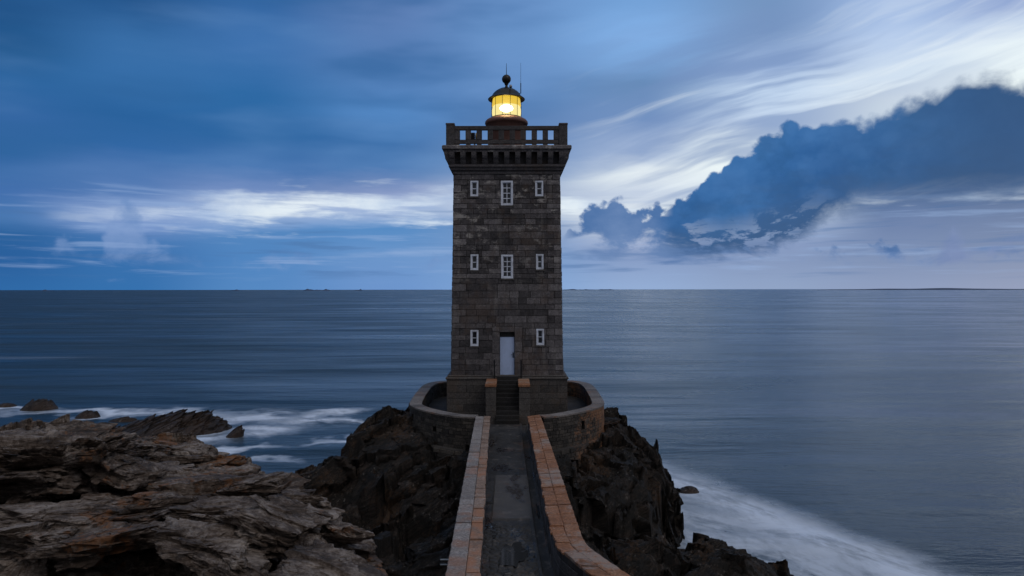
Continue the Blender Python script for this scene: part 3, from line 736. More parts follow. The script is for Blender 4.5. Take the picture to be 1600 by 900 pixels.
# ------------------------------------------------------------------ skerries
def skerry(name, cx, cy, w_, d_, h_, seed, label, lean=.5, n=170, fins=.55, group=None, mt='rock_sea', outline=None):
    u = np.linspace(-1, 1, n); U, V = np.meshgrid(u, u[::2]); nrr, ncc = U.shape
    P = np.stack([U.ravel() * w_, V.ravel() * d_, np.zeros(U.size)], 1)
    r = np.abs(P[:, 0] / w_) ** 2.4 + np.abs(P[:, 1] / d_) ** 2
    o = np.interp(P[:, 0] / w_, *outline) if outline else 1
    base = h_ * o * (1 - r)
    W3 = P + np.array([cx, cy, 0]); W3[:, 2] = base
    f = facet(W3, (2.2, 1.3, 1.2), rotm(.2, -.6, .3), seed, .7); g = facet(W3, (.8, .6, .4), rotm(.1, -.7, .2), seed + 9, .7)
    saw = .65 * (((P[:, 0] * .9 + P[:, 1] * .5 + .4 * fbm(W3, 2, 2, seed)) / 2.3) % 1.0) + .35 * (((P[:, 0] * .9 - P[:, 1] * .3 + .4 * fbm(W3, 1, 2, seed + 2)) / .83) % 1.0)
    P[:, 2] = base + (fins * (saw - .45) * 1.4 + .30 * f + .16 * g + .05 * fbm(W3, .5, 3, seed)) * h_ * .55 * np.clip(1.15 - r, 0, 1)
    P[:, 2] = np.where(r > 1, np.minimum(P[:, 2], -.05 - (r - 1)), P[:, 2])
    P[:, 0] += lean * np.maximum(P[:, 2], 0); P[:, 2] = np.maximum(P[:, 2], -.8)
    ob = grid_mesh(name, P, nrr, ncc, M[mt]); ob.location = (cx, cy, 0)
    tag(ob, label, 'sea rock', group or 'rocks standing in the sea off the headland')
    return ob
skerry('sea_rock', -32.0, 65.5, 5.7, 3.6, 1.22, 50, 'large reef of slanting brown rock blades washed by white foam', .9, 300, .6,
       outline=([-1, -.6, -.2, .0, .3, .6, .9, 1], [.55, .9, 1.05, 1.15, 1.0, 1.1, 1.0, .7]))
skerry('sea_rock', -24.6, 62.4, .75, .7, .85, 61, 'small pointed brown rock at the right foot of the slanting reef', .6, 90)
skerry('sea_rock', -38.6, 69.8, 1.4, .7, .42, 55, 'thin low sliver of rock just left of the slanting reef', .8, 90)
skerry('sea_rock', -43.3, 71.8, 1.2, .9, .75, 52, 'small dark flat rock in foam above the nearest boulders, left of the slanting reef', .3, 90, .3)
skerry('sea_rock', -51.6, 76.8, 1.9, 1.3, .95, 53, 'long low humped rock in the sea near the left edge', .2, 120, .25)
skerry('sea_rock', -56.5, 78.6, 1.1, .8, .35, 54, 'barely showing rock at the far left edge of the sea', .2, 80, .2)
skerry('sea_rock', 11.3, 45.2, .7, .5, .32, 58, 'lone submerged rock tip in the white wash right of the cliff', .2, 60, .2)

# ------------------------------------------------------------------ far land on the horizon
m, k, bs = mat('far_land'); co = k.n('ShaderNodeTexCoord').outputs['Object']
k.put(bs.inputs['Base Color'], k.mix(k.noise(co, .004, 4), lin('2c3a52'), lin('44506a'))); bs.inputs['Roughness'].default_value = .9  # the bluish cast of distance is put into the base colour
M['far'] = m
def far_land(name, pa, pb, dist, hpx, seed, rough=.5, depth=500):
    xa, xb = (pa - 800) / F * dist, (pb - 800) / F * dist; n = 240
    mb = MB(); rg = random.Random(seed)
    ph = [rg.uniform(0, 6.3) for _ in range(7)]
    pr = []
    for i in range(n + 1):
        s_ = i / n
        v = .55 + sum(math.sin(s_ * (3 + 4.7 * j) * 2 + ph[j]) * rough / (1 + j * .8) for j in range(7)) * .5
        e = min(1, s_ * 6, (1 - s_) * 6) ** .6
        pr.append(max(.04, v) * e * hpx * dist / F)
    for i in range(n):
        x0, x1 = xa + (xb - xa) * i / n, xa + (xb - xa) * (i + 1) / n; a, b = pr[i], pr[i + 1]
        for (y0, ha, hb, y1, hc, hd) in ((-depth/2, -3, -3, -depth/4, a*.75, b*.75), (-depth/4, a*.75, b*.75, 0, a, b), (0, a, b, depth/2, -3, -3)):
            mb.quad([(x0, dist + y0, ha), (x1, dist + y0, hb), (x1, dist + y1, hd), (x0, dist + y1, hc)])
    o = mb.build(name, M['far'], smooth=True); tag(o, kind='structure'); return o
far_land('far_coast', 1275, 2100, 9000, 3.4, 3)
far_land('far_coast', 880, 960, 11000, 2.3, 4)
far_land('islet', 476, 516, 9000, 3.2, 8, .8, 200)
far_land('islet', 555, 566, 9000, 2.4, 9, .5, 150)
far_land('islet', 362, 374, 9500, 2.2, 12, .5, 150)
far_land('islet', 68, 82, 9500, 2.2, 14, .5, 150)

# ------------------------------------------------------------------ LIGHTHOUSE
FY = 39.3; HW0, HW1, ZB, ZT = 3.11, 2.95, 8.18, 19.55
TCY = FY + HW0
LH = empty('lighthouse', (CX, TCY, 6.25))
tag(LH, 'square granite lighthouse tower with lit yellow lantern above a balustraded gallery', 'lighthouse')
def hw(z): return HW0 + (HW1 - HW0) * (z - ZB) / (ZT - ZB)
DIRS = [((1, 0), (0, -1)), ((0, 1), (1, 0)), ((-1, 0), (0, 1)), ((0, -1), (-1, 0))]
def tpos(k):
    (ux, uy), (nx, ny) = DIRS[k]
    def f(s, z, d):
        q = s * hw(z) / HW0; r = hw(z) + d
        if abs(abs(s) - HW0) < 1e-6: q = math.copysign(r, s)
        return (CX + ux * q + nx * r, TCY + uy * q + ny * r, z)
    return f
K = FY / F
def zz_(py): return CZ + (453 - py) * K
def xx_(px_): return (px_ - 793) * K
wins = [  # x0,x1,y0,y1 px, columns, rows, label
 (735.7, 748.2, 282.5, 307.0, 1, 2), (783.6, 802.5, 282.5, 321.2, 2, 4), (837.4, 850.0, 282.5, 307.0, 1, 2),
 (736.0, 748.2, 398.0, 422.7, 1, 2), (784.0, 802.7, 398.5, 435.9, 2, 4), (838.6, 850.2, 397.7, 421.8, 1, 2),
 (735.8, 748.4, 516.3, 541.5, 1, 2), (838.8, 851.0, 514.6, 540.2, 1, 2)]
hl = []
for a, b, c, d, _, _ in wins: hl.append((xx_(a), xx_(b), zz_(d), zz_(c)))
DOOR = (xx_(781.4), xx_(805.0), ZB + .02, zz_(519.9))
wall = MB(); mort = MB()
for k_ in range(4):
    H = [(a * HW0 / hw((c + d) / 2), b * HW0 / hw((c + d) / 2), c, d) for a, b, c, d in hl] + [DOOR] if k_ == 0 else ([(a, b, c, d) for a, b, c, d in hl[:6] if b - a > .6] if k_ == 2 else [])
    jl = []
    if k_ == 0:  # dressed surrounds of the door: skip rubble there
        jl = [(DOOR[0] - .42, DOOR[0], ZB, DOOR[3] + .32), (DOOR[1], DOOR[1] + .42, ZB, DOOR[3] + .32), (DOOR[0], DOOR[1], DOOR[3], DOOR[3] + .32)]
    masonry(wall, -HW0, HW0, ZB, ZT, .335, .85, tpos(k_), holes=H + jl, quoin=(.78, .42), proud=.03, tone=(.1, .75), jit=.38)
    for j, (a, b, c, d) in enumerate(jl):
        if j < 2: masonry(wall, a, b, c, d - (0), .62, 2, tpos(k_), proud=.035, tone=(.55, .8))
        else: masonry(wall, a, b, c, d, .6, 3, tpos(k_), proud=.035, tone=(.5, .6))
    backing(mort, -HW0, HW0, ZB, ZT, tpos(k_), H, depth=.32, nz=6)
wo_ = wall.build('wall', M['granite'], LH)
mort.build('mortar', M['mortar'], wo_)
# windows
def window(a, b, c, d, cols, rows, k_=0):
    f = tpos(k_); zc = (c + d) / 2
    def P(s, z, dd):
        p = f(s * HW0 / hw(zc), z, 0); n = DIRS[k_][1]; return (p[0] + n[0] * dd, p[1] + n[1] * dd, z)
    def bar(mb, s0, s1, z0, z1, d0, d1):
        mb.hexa([P(s0, z0, d1), P(s1, z0, d1), P(s1, z0, d0), P(s0, z0, d0), P(s0, z1, d1), P(s1, z1, d1), P(s1, z1, d0), P(s0, z1, d0)])
    wm = MB(); B = .085 if cols == 1 else .10
    bar(wm, a, a + B, c, d, -.20, .03); bar(wm, b - B, b, c, d, -.20, .03)
    bar(wm, a + B, b - B, d - B, d, -.20, .03); bar(wm, a + B, b - B, c, c + B, -.20, .032)
    o = wm.build('window', M['white'], LH, origin=None)
    sm = MB(); i0, i1, j0, j1 = a + B, b - B, c + B, d - B; t_ = .035
    bar(sm, i0, i0 + t_, j0, j1, -.12, -.06); bar(sm, i1 - t_, i1, j0, j1, -.12, -.06)
    bar(sm, i0 + t_, i1 - t_, j1 - t_, j1, -.12, -.06); bar(sm, i0 + t_, i1 - t_, j0, j0 + t_, -.12, -.06)
    for r in range(1, rows):
        zz = j0 + (j1 - j0) * r / rows; bar(sm, i0 + t_, i1 - t_, zz - .022, zz + .022, -.118, -.07)
    if cols == 2:
        m_ = (i0 + i1) / 2; bar(sm, m_ - .02, m_ + .02, j0 + t_, j1 - t_, -.116, -.068)
    sm.build('sash', M['white'], o)
    pm = MB(); bar(pm, i0, i1, j0, j1, -.105, -.095); pm.build('pane', M['pane'], o)
    sl = MB(); bar(sl, a - .06, b + .06, c - .09, c - .005, -.1, .06); sl.build('sill', M['plinth'], o)
for wdef, (a, b, c, d) in zip(wins, hl): window(a, b, c, d, wdef[4], wdef[5])
for i in (1, 4): a, b, c, d = hl[i]; window(a, b, c, d, 2, 4, 2)
# door
dm = MB(); dx0, dx1 = CX + DOOR[0] + .02, CX + DOOR[1] - .02; dy_ = FY + .16; dz0, dz1 = ZB + .04, zz_(527.5)
n_ = 6
for i in range(n_):
    a = dx0 + (dx1 - dx0) * i / n_; b = dx0 + (dx1 - dx0) * (i + 1) / n_
    dm.box(a + .003, b - .003, dy_, dy_ + .05, dz0, dz1, .5, .004)
dm.box(dx0, dx1, dy_ + .012, dy_ + .045, dz0 + .005, dz1 - .005)
door = dm.build('door', M['door'], LH)
hm = MB(); hx = dx1 - .07; hm.box(hx - .03, hx + .03, dy_ - .02, dy_, dz0 + .95, dz0 + 1.25, .5, .005)
hm.tube((hx, dy_ - .06, dz0 + 1.12), (hx - .13, dy_ - .06, dz0 + 1.12), .012); hm.tube((hx, dy_ - .06, dz0 + 1.12), (hx, dy_, dz0 + 1.12), .012)
hm.build('handle', M['iron'], door)
lm = MB(); lm.box(dx0 - .02, dx1 + .02, dy_ - .02, dy_ + .1, dz1 + .004, DOOR[3] - .004); lm.build('door_lintel', M['step'], LH)

# plinth
pl = MB(); pm_ = MB(); HP = 3.34
def ppos(k):
    (ux, uy), (nx, ny) = DIRS[k]
    def f(s, z, d):
        r = HP + d; q = math.copysign(r, s) if abs(abs(s) - HP) < 1e-6 else s
        return (CX + ux * q + nx * r, TCY + uy * q + ny * r, z)
    return f
for k_ in range(4):
    masonry(pl, -HP, HP, 5.9, 8.0, .36, 1.05, ppos(k_), proud=.014, tone=(.2, .7), jit=.15)
    backing(pm_, -HP, HP, 5.9, 8.0, ppos(k_))
pl.box(CX - HP - .07, CX + HP + .07, TCY - HP - .07, TCY + HP + .07, 8.0, 8.13, .75, .03)
pl.box(CX - HP + .05, CX + HP - .05, TCY - HP + .05, TCY + HP - .05, 8.13, 8.22, .6, .03)
po = pl.build('plinth', M['plinth'], LH); pm_.build('mortar', M['mortar'], po)

# corbel table, brackets, cornice
def sq_ring(mb, z0, r0, z1, r1, c=.5):
    A = [(CX - r0, TCY - r0, z0), (CX + r0, TCY - r0, z0), (CX + r0, TCY + r0, z0), (CX - r0, TCY + r0, z0)]
    Bq = [(CX - r1, TCY - r1, z1), (CX + r1, TCY - r1, z1), (CX + r1, TCY + r1, z1), (CX - r1, TCY + r1, z1)]
    for i in range(4): j = (i + 1) % 4; mb.quad([A[i], A[j], Bq[j], Bq[i]], c)
    return A, Bq
cb = MB()
prof_ = [(19.42, 2.96), (19.47, 3.03), (19.60, 3.03), (19.66, 3.12), (19.80, 3.16), (19.84, 3.24), (19.97, 3.24)]
for i in range(len(prof_) - 1): sq_ring(cb, prof_[i][0], prof_[i][1], prof_[i + 1][0], prof_[i + 1][1], .3 + .4 * (i % 2))
A, Bq = sq_ring(cb, 19.97, 3.24, 19.975, 3.06)
sq_ring(cb, 19.975, 3.06, 20.62, 3.06, .2)
cb.build('corbel_band', M['granite_dark'], LH)
bk = MB()
def bracket_mesh():
    b = MB(); w2 = .14
    # side profile: (outwards, z) stepped console
    pf = [(0, 19.98), (.20, 19.98), (.27, 20.10), (.30, 20.22), (.38, 20.28), (.44, 20.40), (.46, 20.50), (.46, 20.62), (0, 20.62)]
    L = [(-w2, -o_, z) for o_, z in pf]; R_ = [(w2, -o_, z) for o_, z in pf]
    b.quad(list(reversed(L)), .5); b.quad(R_, .5)
    for i in range(len(pf)): j = (i + 1) % len(pf); b.quad([L[i], L[j], R_[j], R_[i]], random.uniform(.35, .7))
    return b
bm_ = bracket_mesh()
proto = bm_.build('bracket', M['granite'], None); COL.objects.unlink(proto); bmesh_data = proto.data
bpy.data.objects.remove(proto)
for k_ in range(4):
    n = DIRS[k_][1]; u = DIRS[k_][0]
    for i in range(11):
        s_ = -3.04 + .608 * i
        if k_ in (1, 3) and i in (0, 10): continue
        o = bpy.data.objects.new('bracket', bmesh_data); COL.objects.link(o); o.parent = LH
        o.location = (u[0] * s_ + n[0] * 3.05, u[1] * s_ + n[1] * 3.05, -6.25 + .001 * (i % 2))
        o.rotation_euler = (0, 0, (0, math.pi / 2, math.pi, -math.pi / 2)[k_])
# corner fillers give the flared silhouette
for sx in (-1, 1):
    for sy in (-1, 1):
        cf = MB(); pf = [(3.02, 19.97), (3.24, 19.98), (3.34, 20.15), (3.42, 20.35), (3.47, 20.5), (3.47, 20.62), (3.02, 20.62)]
        for i in range(len(pf) - 2):
            r0, z0 = pf[i]; r1, z1 = pf[i + 1]; w_ = .20
            c0 = [(CX + sx * 2.98, TCY + sy * 2.98), (CX + sx * r0, TCY + sy * 2.98), (CX + sx * r0, TCY + sy * r0), (CX + sx * 2.98, TCY + sy * r0)]
            c1 = [(CX + sx * 2.98, TCY + sy * 2.98), (CX + sx * r1, TCY + sy * 2.98), (CX + sx * r1, TCY + sy * r1), (CX + sx * 2.98, TCY + sy * r1)]
            if abs(z1 - z0) < .02: continue
            cf.hexa([(*c, z0) for c in c0] + [(*c, z1) for c in c1], .5)
        cf.build('corner_console', M['granite'], LH)
cn = MB()
sq_ring(cn, 20.62, 3.0, 20.621, 3.46); sq_ring(cn, 20.621, 3.46, 20.70, 3.47, .6); sq_ring(cn, 20.70, 3.47, 20.77, 3.54, .5)
sq_ring(cn, 20.77, 3.54, 20.775, 3.58, .5); sq_ring(cn, 20.775, 3.58, 20.93, 3.58, .8); A, Bq = sq_ring(cn, 20.93, 3.58, 20.98, 3.52, .8); cn.quad(Bq, .5)
cn.build('cornice', M['granite'], LH)
# balustrade
HB = 3.36; th = .16; zd, zg0, zr0, zo0, zo1, ztp = 20.98, 21.0, 21.10, 21.32, 21.86, 22.08
SP = .612
for k_ in range(4):
    u, n = DIRS[k_]
    def bx(mb, s0, s1, r0, r1, z0, z1, c=.5, b=.012):
        p = [(CX + u[0] * s + n[0] * r, TCY + u[1] * s + n[1] * r) for s, r in ((s0, r0), (s1, r0), (s1, r1), (s0, r1))]
        xs = [q[0] for q in p]; ys = [q[1] for q in p]
        mb.box(min(xs), max(xs), min(ys), max(ys), z0, z1, c, b)
    e = HB - .42
    tr_ = MB(); bx(tr_, -e, e, HB - .24, HB - .01, zo1, ztp, .4); tr_.build('top_rail', M['granite_dark'], LH)
    br_ = MB(); bx(br_, -e, e, HB - .20, HB - .05, zr0, zo0, .5); br_.build('base_rail', M['granite_dark'], LH)
    for i in range(10):
        s0 = -SP * 4.5 - SP * .5 + i * SP
        # pier between openings; the outermost reach the corner pillars
        a, b = s0 + .155 - SP * 0, s0 + SP - .155
        a = -SP * 5 + i * SP + .155 - SP * .5 + SP * .0; b = a + (SP - .31)
        a, b = -SP * 5 + i * SP - 0 + .155, -SP * 5 + i * SP + SP - .155
        a, b = a - 0, b + 0
        c0 = -SP * 4.5 + i * SP          # centre of the pier
        a, b = c0 - .15, c0 + .15
        if i == 0: a = -e
        if i == 9: b = e
        pb = MB(); bx(pb, a, b, HB - .215, HB - .035, zo0 + .001, zo1 - .001, random.uniform(.3, .7))
        bx(pb, a + .02, b - .02, HB - .19, HB - .06, zg0 - .01, zr0 + .004, .4, .004)
        pb.build('baluster', M['granite_dark'], LH)
for sx in (-1, 1):
    for sy in (-1, 1):
        cp = MB(); cx_, cy_ = CX + sx * (HB - .22), TCY + sy * (HB - .22)
        cp.box(cx_ - .23, cx_ + .23, cy_ - .23, cy_ + .23, 20.98, 22.12, .5, .02)
        cp.box(cx_ - .25, cx_ + .25, cy_ - .25, cy_ + .25, 22.122, 22.24, .7, .03)
        cp.build('corner_pillar', M['granite_dark'], LH)
# lantern
lan = MB(); lx, ly = CX - .04, TCY
lan.lathe([(1.10, 20.98), (1.10, 22.86), (1.26, 22.90), (1.30, 22.97), (1.28, 23.08), (1.20, 23.17), (1.05, 23.25), (.90, 23.28)], lx, ly, 48)
LN = lan.build('lantern', M['drum'], LH, smooth=True)
LN['label'] = 'round lantern house with reddish base and dark bell dome'
g = MB(); g.lathe([(.90, 23.28), (.90, 24.50)], lx, ly, 48); g.build('glazing', M['glass'], LN, smooth=True)
fr_ = MB()
for i in range(12):
    a = 2 * math.pi * (i + .5) / 12; fr_.tube((lx + .915 * math.cos(a), ly + .915 * math.sin(a), 23.28), (lx + .915 * math.cos(a), ly + .915 * math.sin(a), 24.5), .014, 6)
fr_.lathe([(.90, 23.27), (.94, 23.27), (.94, 23.32), (.90, 23.32)], lx, ly, 48)
fr_.build('glazing_bar', M['iron'], LN)
lens = MB()
for i in range(9):   # stacked upper prism rings
    z = 24.02 + i * .05; r = .87 - .006 * i
    lens.lathe([(r - .03, z), (r, z + .006), (r, z + .04), (r - .03, z + .046)], lx, ly, 40)
lens.lathe([(.84, 24.02), (.80, 24.48)], lx, ly, 40)
lens.build('upper_prism', M['lens'], LN, smooth=False)
l2 = MB()
l2.lathe([(.80, 23.30), (.84, 23.42), (.865, 23.55), (.87, 23.68), (.865, 23.82), (.84, 23.94), (.80, 24.01)], lx, ly, 40)
l2.build('lens', M['lens_low'], LN, smooth=True)
bl = MB(); bl.lathe([(.0, 23.42), (.22, 23.48), (.36, 23.58), (.42, 23.70), (.36, 23.82), (.22, 23.92), (0, 23.97)], lx, ly - .66, 28); bl.build('lamp', M['lamp'], LN, smooth=True)
dmn = MB(); dmn.lathe([(.90, 24.47), (1.05, 24.44), (1.10, 24.41), (1.115, 24.45), (1.06, 24.50), (.96, 24.56), (.90, 24.62), (.82, 24.75), (.70, 24.88), (.55, 24.99), (.40, 25.07), (.25, 25.12), (.13, 25.15), (.085, 25.20), (.075, 25.28), (.10, 25.34), (.13, 25.37), (.13, 25.40)], lx, ly, 48)
dmn.lathe([(.80, 24.49), (.0, 24.53)], lx, ly, 40)
DO = dmn.build('dome', M['dome'], LN, smooth=True)
fb = MB(); R_ = .275; fb.lathe([(R_ * math.sin(a), 25.66 - R_ * math.cos(a)) for a in [math.pi * i / 18 for i in range(19)]], lx, ly, 32)
fb.build('ball_finial', M['dome'], LN, smooth=True)
ro = MB(); ro.tube((lx, ly, 25.9), (lx, ly, 26.62), .022, 8, .5, .010); ro.build('lightning_rod', M['iron'], LN)
an = MB(); ax_ = lx + .86
an.tube((ax_ - .18, ly - .3, 24.70), (ax_, ly - .3, 24.74), .018); an.tube((ax_, ly - .3, 24.72), (ax_, ly - .3, 25.35), .026); an.tube((ax_, ly - .3, 25.35), (ax_, ly - .3, 26.55), .011, 6, .5, .007)
an.build('antenna', M['iron'], LN)
sp_ = MB(); sp_.lathe([(0, 24.93), (.07, 24.93), (.09, 25.0), (.07, 25.08), (0, 25.12)], lx + .26, ly - .78, 14); sp_.tube((lx + .26, ly - .78, 24.95), (lx + .22, ly - .6, 24.86), .02)  # added steel knob, stands in for the bright highlight on the dome
sp_.build('dome_glint', M['steel'], LN, smooth=True)
# lamp light inside the lantern
pl_ = bpy.data.lights.new('lantern_light', 'POINT'); pl_.energy = 420; pl_.color = (1, .72, .25); pl_.shadow_soft_size = .12
plo = bpy.data.objects.new('lantern_light', pl_); COL.objects.link(plo); plo.location = (lx, ly - 1.0, 23.75)

# fog signal on the gallery, seen through the left openings
FS = empty('fog_signal', (CX - 1.82, TCY - 2.65, 20.98)); tag(FS, 'small yellow and grey fog signal on a post behind the gallery balustrade', 'fog signal')
q = MB(); fx, fy = CX - 1.82, TCY - 2.65; q.tube((fx, fy, 20.98), (fx, fy, 21.5), .045, 10); q.box(fx - .14, fx + .14, fy - .14, fy + .14, 20.985, 21.02); q.build('post', M['steel'], FS)
q = MB(); q.box(fx - .2, fx + .02, fy - .1, fy + .1, 21.42, 21.84, .5, .015); q.build('housing', M['iron'], FS)
q = MB(); q.lathe([(0, 21.44), (.07, 21.45), (.09, 21.6), (.07, 21.82), (0, 21.84)], fx + .12, fy, 14); q.build('horn', M['horn'], FS, smooth=True)

# ------------------------------------------------------------------ staircase
ZD = 6.06
ST = empty('staircase', (CX, 37.6, ZD)); tag(ST, 'narrow dark stone staircase climbing to the white lighthouse door', 'staircase')
nst = 11; run = (39.0 - 36.25) / nst; rise = (8.2 - ZD) / nst; sxc = -.24
for i in range(nst):
    q = MB(); y0 = 36.25 + i * run
    q.box(sxc - .60, sxc + .60, y0, 39.25 if i == nst - 1 else y0 + run + .03, ZD + i * rise - (0.02 if i else .1), ZD + (i + 1) * rise, random.uniform(.2, .9), .012)
    q.build('step', M['step'], ST)
q = MB(); q.hexa([(sxc - .6, 36.4, ZD - .1), (sxc + .6, 36.4, ZD - .1), (sxc + .6, 39.2, ZD - .1), (sxc - .6, 39.2, ZD - .1), (sxc - .6, 36.42, ZD), (sxc + .6, 36.42, ZD), (sxc + .6, 39.2, 8.0), (sxc - .6, 39.2, 8.0)]); q.build('core', M['mortar'], ST)
for sd in (-1, 1):
    x0, x1 = (sxc - 1.14, sxc - .602) if sd < 0 else (sxc + .602, sxc + 1.16)
    q = MB(); q.box(x0 + .01, x1 - .01, 36.72, 38.98, 5.9, 7.9, .3)
    def fp(s, z, d): return (s, 36.71 - d, z)
    masonry(q, x0, x1, 5.95, 7.9, .33, .5, fp, proud=.015, tone=(.3, .8), jit=.12)
    xs = x1 if sd < 0 else x0
    def ip(s, z, d, xs=xs, sd=sd): return (xs - sd * d * .5, s, z)
    def op(s, z, d, xo=(x0 if sd < 0 else x1), sd=sd): return (xo + sd * d * .5, s, z)
    masonry(q, 36.72, 38.98, 5.95, 7.9, .33, .7, op, proud=.012, tone=(.3, .7), jit=.12)
    fw = q.build('flank_wall', M['plinth'], ST)
    q = MB(); a = x0 - .04; b = x1 + .02
    for j, (u0, u1) in enumerate(((36.66, 37.4), (37.41, 38.2), (38.21, 38.96))): q.box(a, b, u0, u1, 7.9, 8.06 + .004 * j, random.uniform(.4, 1), .03)
    q.build('coping', M['cap_lichen'], fw)
    # iron handrail post beside the door
    xp = sxc + sd * .74
    q = MB(); q.tube((xp, 38.9, 8.05), (xp, 38.9, 9.1), .04, 8); q.tube((xp, 38.9, 9.08), (xp, 39.3, 9.08), .025, 8)
    q.build('handrail', M['iron'], ST)

# ------------------------------------------------------------------ terrace wall round the tower
half = [(1.55, 33.55), (2.6, 34.05), (3.95, 35.35), (4.75, 36.5), (5.15, 37.6), (5.28, 39.5), (5.35, 42), (5.35, 44.6), (5.05, 46.2), (4.1, 47.2), (2.2, 47.6), (0, 47.7)]
pts = [(CX + a, b) for a, b in half] + [(CX - a, b) for a, b in reversed(half[:-1])]
pts[0] = (1.50, 33.70); pts[-1] = (-1.80, 33.70)
def catmull(pts, n=14):
    o = []
    for i in range(len(pts) - 1):
        p0_ = pts[max(i - 1, 0)]; p1 = pts[i]; p2 = pts[i + 1]; p3 = pts[min(i + 2, len(pts) - 1)]
        for j in range(n):
            t = j / n
            o.append(tuple(.5 * ((2 * p1[c]) + (-p0_[c] + p2[c]) * t + (2*p0_[c] - 5*p1[c] + 4*p2[c] - p3[c]) * t * t + (-p0_[c] + 3*p1[c] - 3*p2[c] + p3[c]) * t ** 3) for c in (0, 1)))
    o.append(pts[-1]); return o
def pathfn(pl):
    A_ = np.array(pl); seg = np.hypot(*np.diff(A_, axis=0).T); cs = np.concatenate([[0], np.cumsum(seg)])
    tg = np.gradient(A_, axis=0); tg /= np.linalg.norm(tg, axis=1)[:, None]
    def f(s, off):
        xx = np.interp(s, cs, A_[:, 0]); yy_ = np.interp(s, cs, A_[:, 1]); tx = np.interp(s, cs, tg[:, 0]); ty = np.interp(s, cs, tg[:, 1])
        l = math.hypot(tx, ty); return (float(xx + ty / l * off), float(yy_ - tx / l * off))
    return f, float(cs[-1])
ring = catmull(pts); rf, RL = pathfn(ring)
def outer(s, z, d): p = rf(s, d + .02 * (6.9 - z)); return (p[0], p[1], z)
def inner(s, z, d): p = rf(s, -.55 - d); return (p[0], p[1], z)
TW = empty('terrace_wall', (CX, 41, 5.2)); tag(TW, 'low curved granite wall enclosing the terrace round the foot of the tower', 'stone wall')
# drain openings given by the arc position nearest to a spot
def s_at(x_, y_):
    best = min((math.hypot(rf(i * RL / 600, 0)[0] - x_, rf(i * RL / 600, 0)[1] - y_), i * RL / 600) for i in range(601)); return best[1]
dr = []
for (dx_, dy__, z0_, z1_) in ((3.55, 35.2, 6.0, 6.42), (-4.9, 36.9, 6.15, 6.5), (-3.7, 35.0, 5.95, 6.2), (5.0, 42, 6.0, 6.3)):
    s_ = s_at(dx_, dy__); dr.append((s_ - .13, s_ + .13, z0_, z1_))
q = MB(); masonry(q, 0, RL, 5.0, 6.82, .17, .34, outer, holes=dr, gap=.014, proud=.03, tone=(.1, .8), jit=.3); 
masonry(q, 0, RL, 5.9, 6.82, .2, .45, inner, gap=.016, proud=.02, tone=(.0, .6), jit=.25)
q.build('wall', M['rubble'], TW)
q = MB(); backing(q, 0, RL, 5.0, 6.82, outer, dr, ns=120, depth=.3); backing(q, 0, RL, 5.9, 6.82, inner, ns=120); q.build('core', M['mortar'], TW)
q = MB(); s_ = 0.
while s_ < RL - .1:
    e_ = min(RL, s_ + random.uniform(.55, .95)); c = random.uniform(.1, 1); nn = 3
    for j in range(nn):
        a = s_ + (e_ - s_) * j / nn + (.006 if j == 0 else 0); b = s_ + (e_ - s_) * (j + 1) / nn - (.006 if j == nn - 1 else 0)
        zt = 6.90 + random.uniform(-.004, .004) * 0
        o0, o1, i0, i1 = rf(a, .05), rf(b, .05), rf(a, -.6), rf(b, -.6)
        q.hexa([(*o0, 6.822), (*o1, 6.822), (*i1, 6.822), (*i0, 6.822), (*o0, zt), (*o1, zt), (*i1, zt), (*i0, zt)], c)
    s_ = e_
q.build('coping', M['coping'], TW)
# footing: wider rough base of big stones
q = MB()
def foot(s, z, d): p = rf(s, .28 + d + .1 * math.sin(s * 1.7) + .06 * math.sin(s * 4.1)); return (p[0], p[1], z)
masonry(q, .3, RL - .3, 4.3, 5.32, .26, .6, foot, gap=.03, proud=.07, tone=(0, 1), jit=.35)
backing(q, .3, RL - .3, 4.3, 5.32, foot, ns=120, c=.1)
for i in range(120):
    a, b = .3 + (RL - .6) * i / 120, .3 + (RL - .6) * (i + 1) / 120
    q.quad([foot(a, 5.32, 0), foot(b, 5.32, 0), (*rf(b, 0), 5.34), (*rf(a, 0), 5.34)], .4)
q.build('footing', M['rubble'], TW)
# terrace floor
q = MB(); inn = [rf(RL * i / 140, -.5) for i in range(141)]
q.quad([(p[0], p[1], 5.95) for p in inn], .5)
m, k, bs = mat('paving'); bs.inputs['Specular IOR Level'].default_value = .1; M['paving'] = m; co = k.n('ShaderNodeTexCoord').outputs['Object']
c = k.ramp(k.noise(co, 1.3, 7, .65), [(.3, lin('2a2725')), (.55, lin('3a3531')), (.75, lin('4c443c'))])
k.put(bs.inputs['Base Color'], c); bs.inputs['Roughness'].default_value = .75; bump(k, bs, k.noise(co, 9, 6, .7), .5, .02)
fl_ = q.build('terrace_floor', M['paving']); tag(fl_, kind='structure')

# ------------------------------------------------------------------ bridge: deck and parapets
# deck: trodden slabs, a concrete patch, cobbles near the viewer
RI = [(36.25, .78), (33.9, .77), (19.7, .967), (17.16, 1.06), (16.4, 1.22), (15.73, 1.487), (15.08, 1.75), (13.5, 2.55), (11, 3.9), (9, 4.9)]
RO = [(34.4, 1.35), (19.7, 1.655), (17.25, 1.725), (16.4, 1.92), (15.56, 2.26), (15.0, 2.52), (13.3, 3.35), (10.7, 4.7), (8.7, 5.7)]
def lef(y): return np.interp(y, [9, 15, 33.9, 36.25], [-.60, -.72, -1.09, -1.09])
def lefo(y): return np.interp(y, [9, 15, 33.7], [-1.29, -1.40, -1.73])
ry = np.array([a for a, b in RI][::-1]); rx = np.array([b for a, b in RI][::-1])
nv, nu = 900, 90
yv = np.linspace(8.6, 36.3, nv); U = np.linspace(0, 1, nu); UU, VV = np.meshgrid(U, yv)
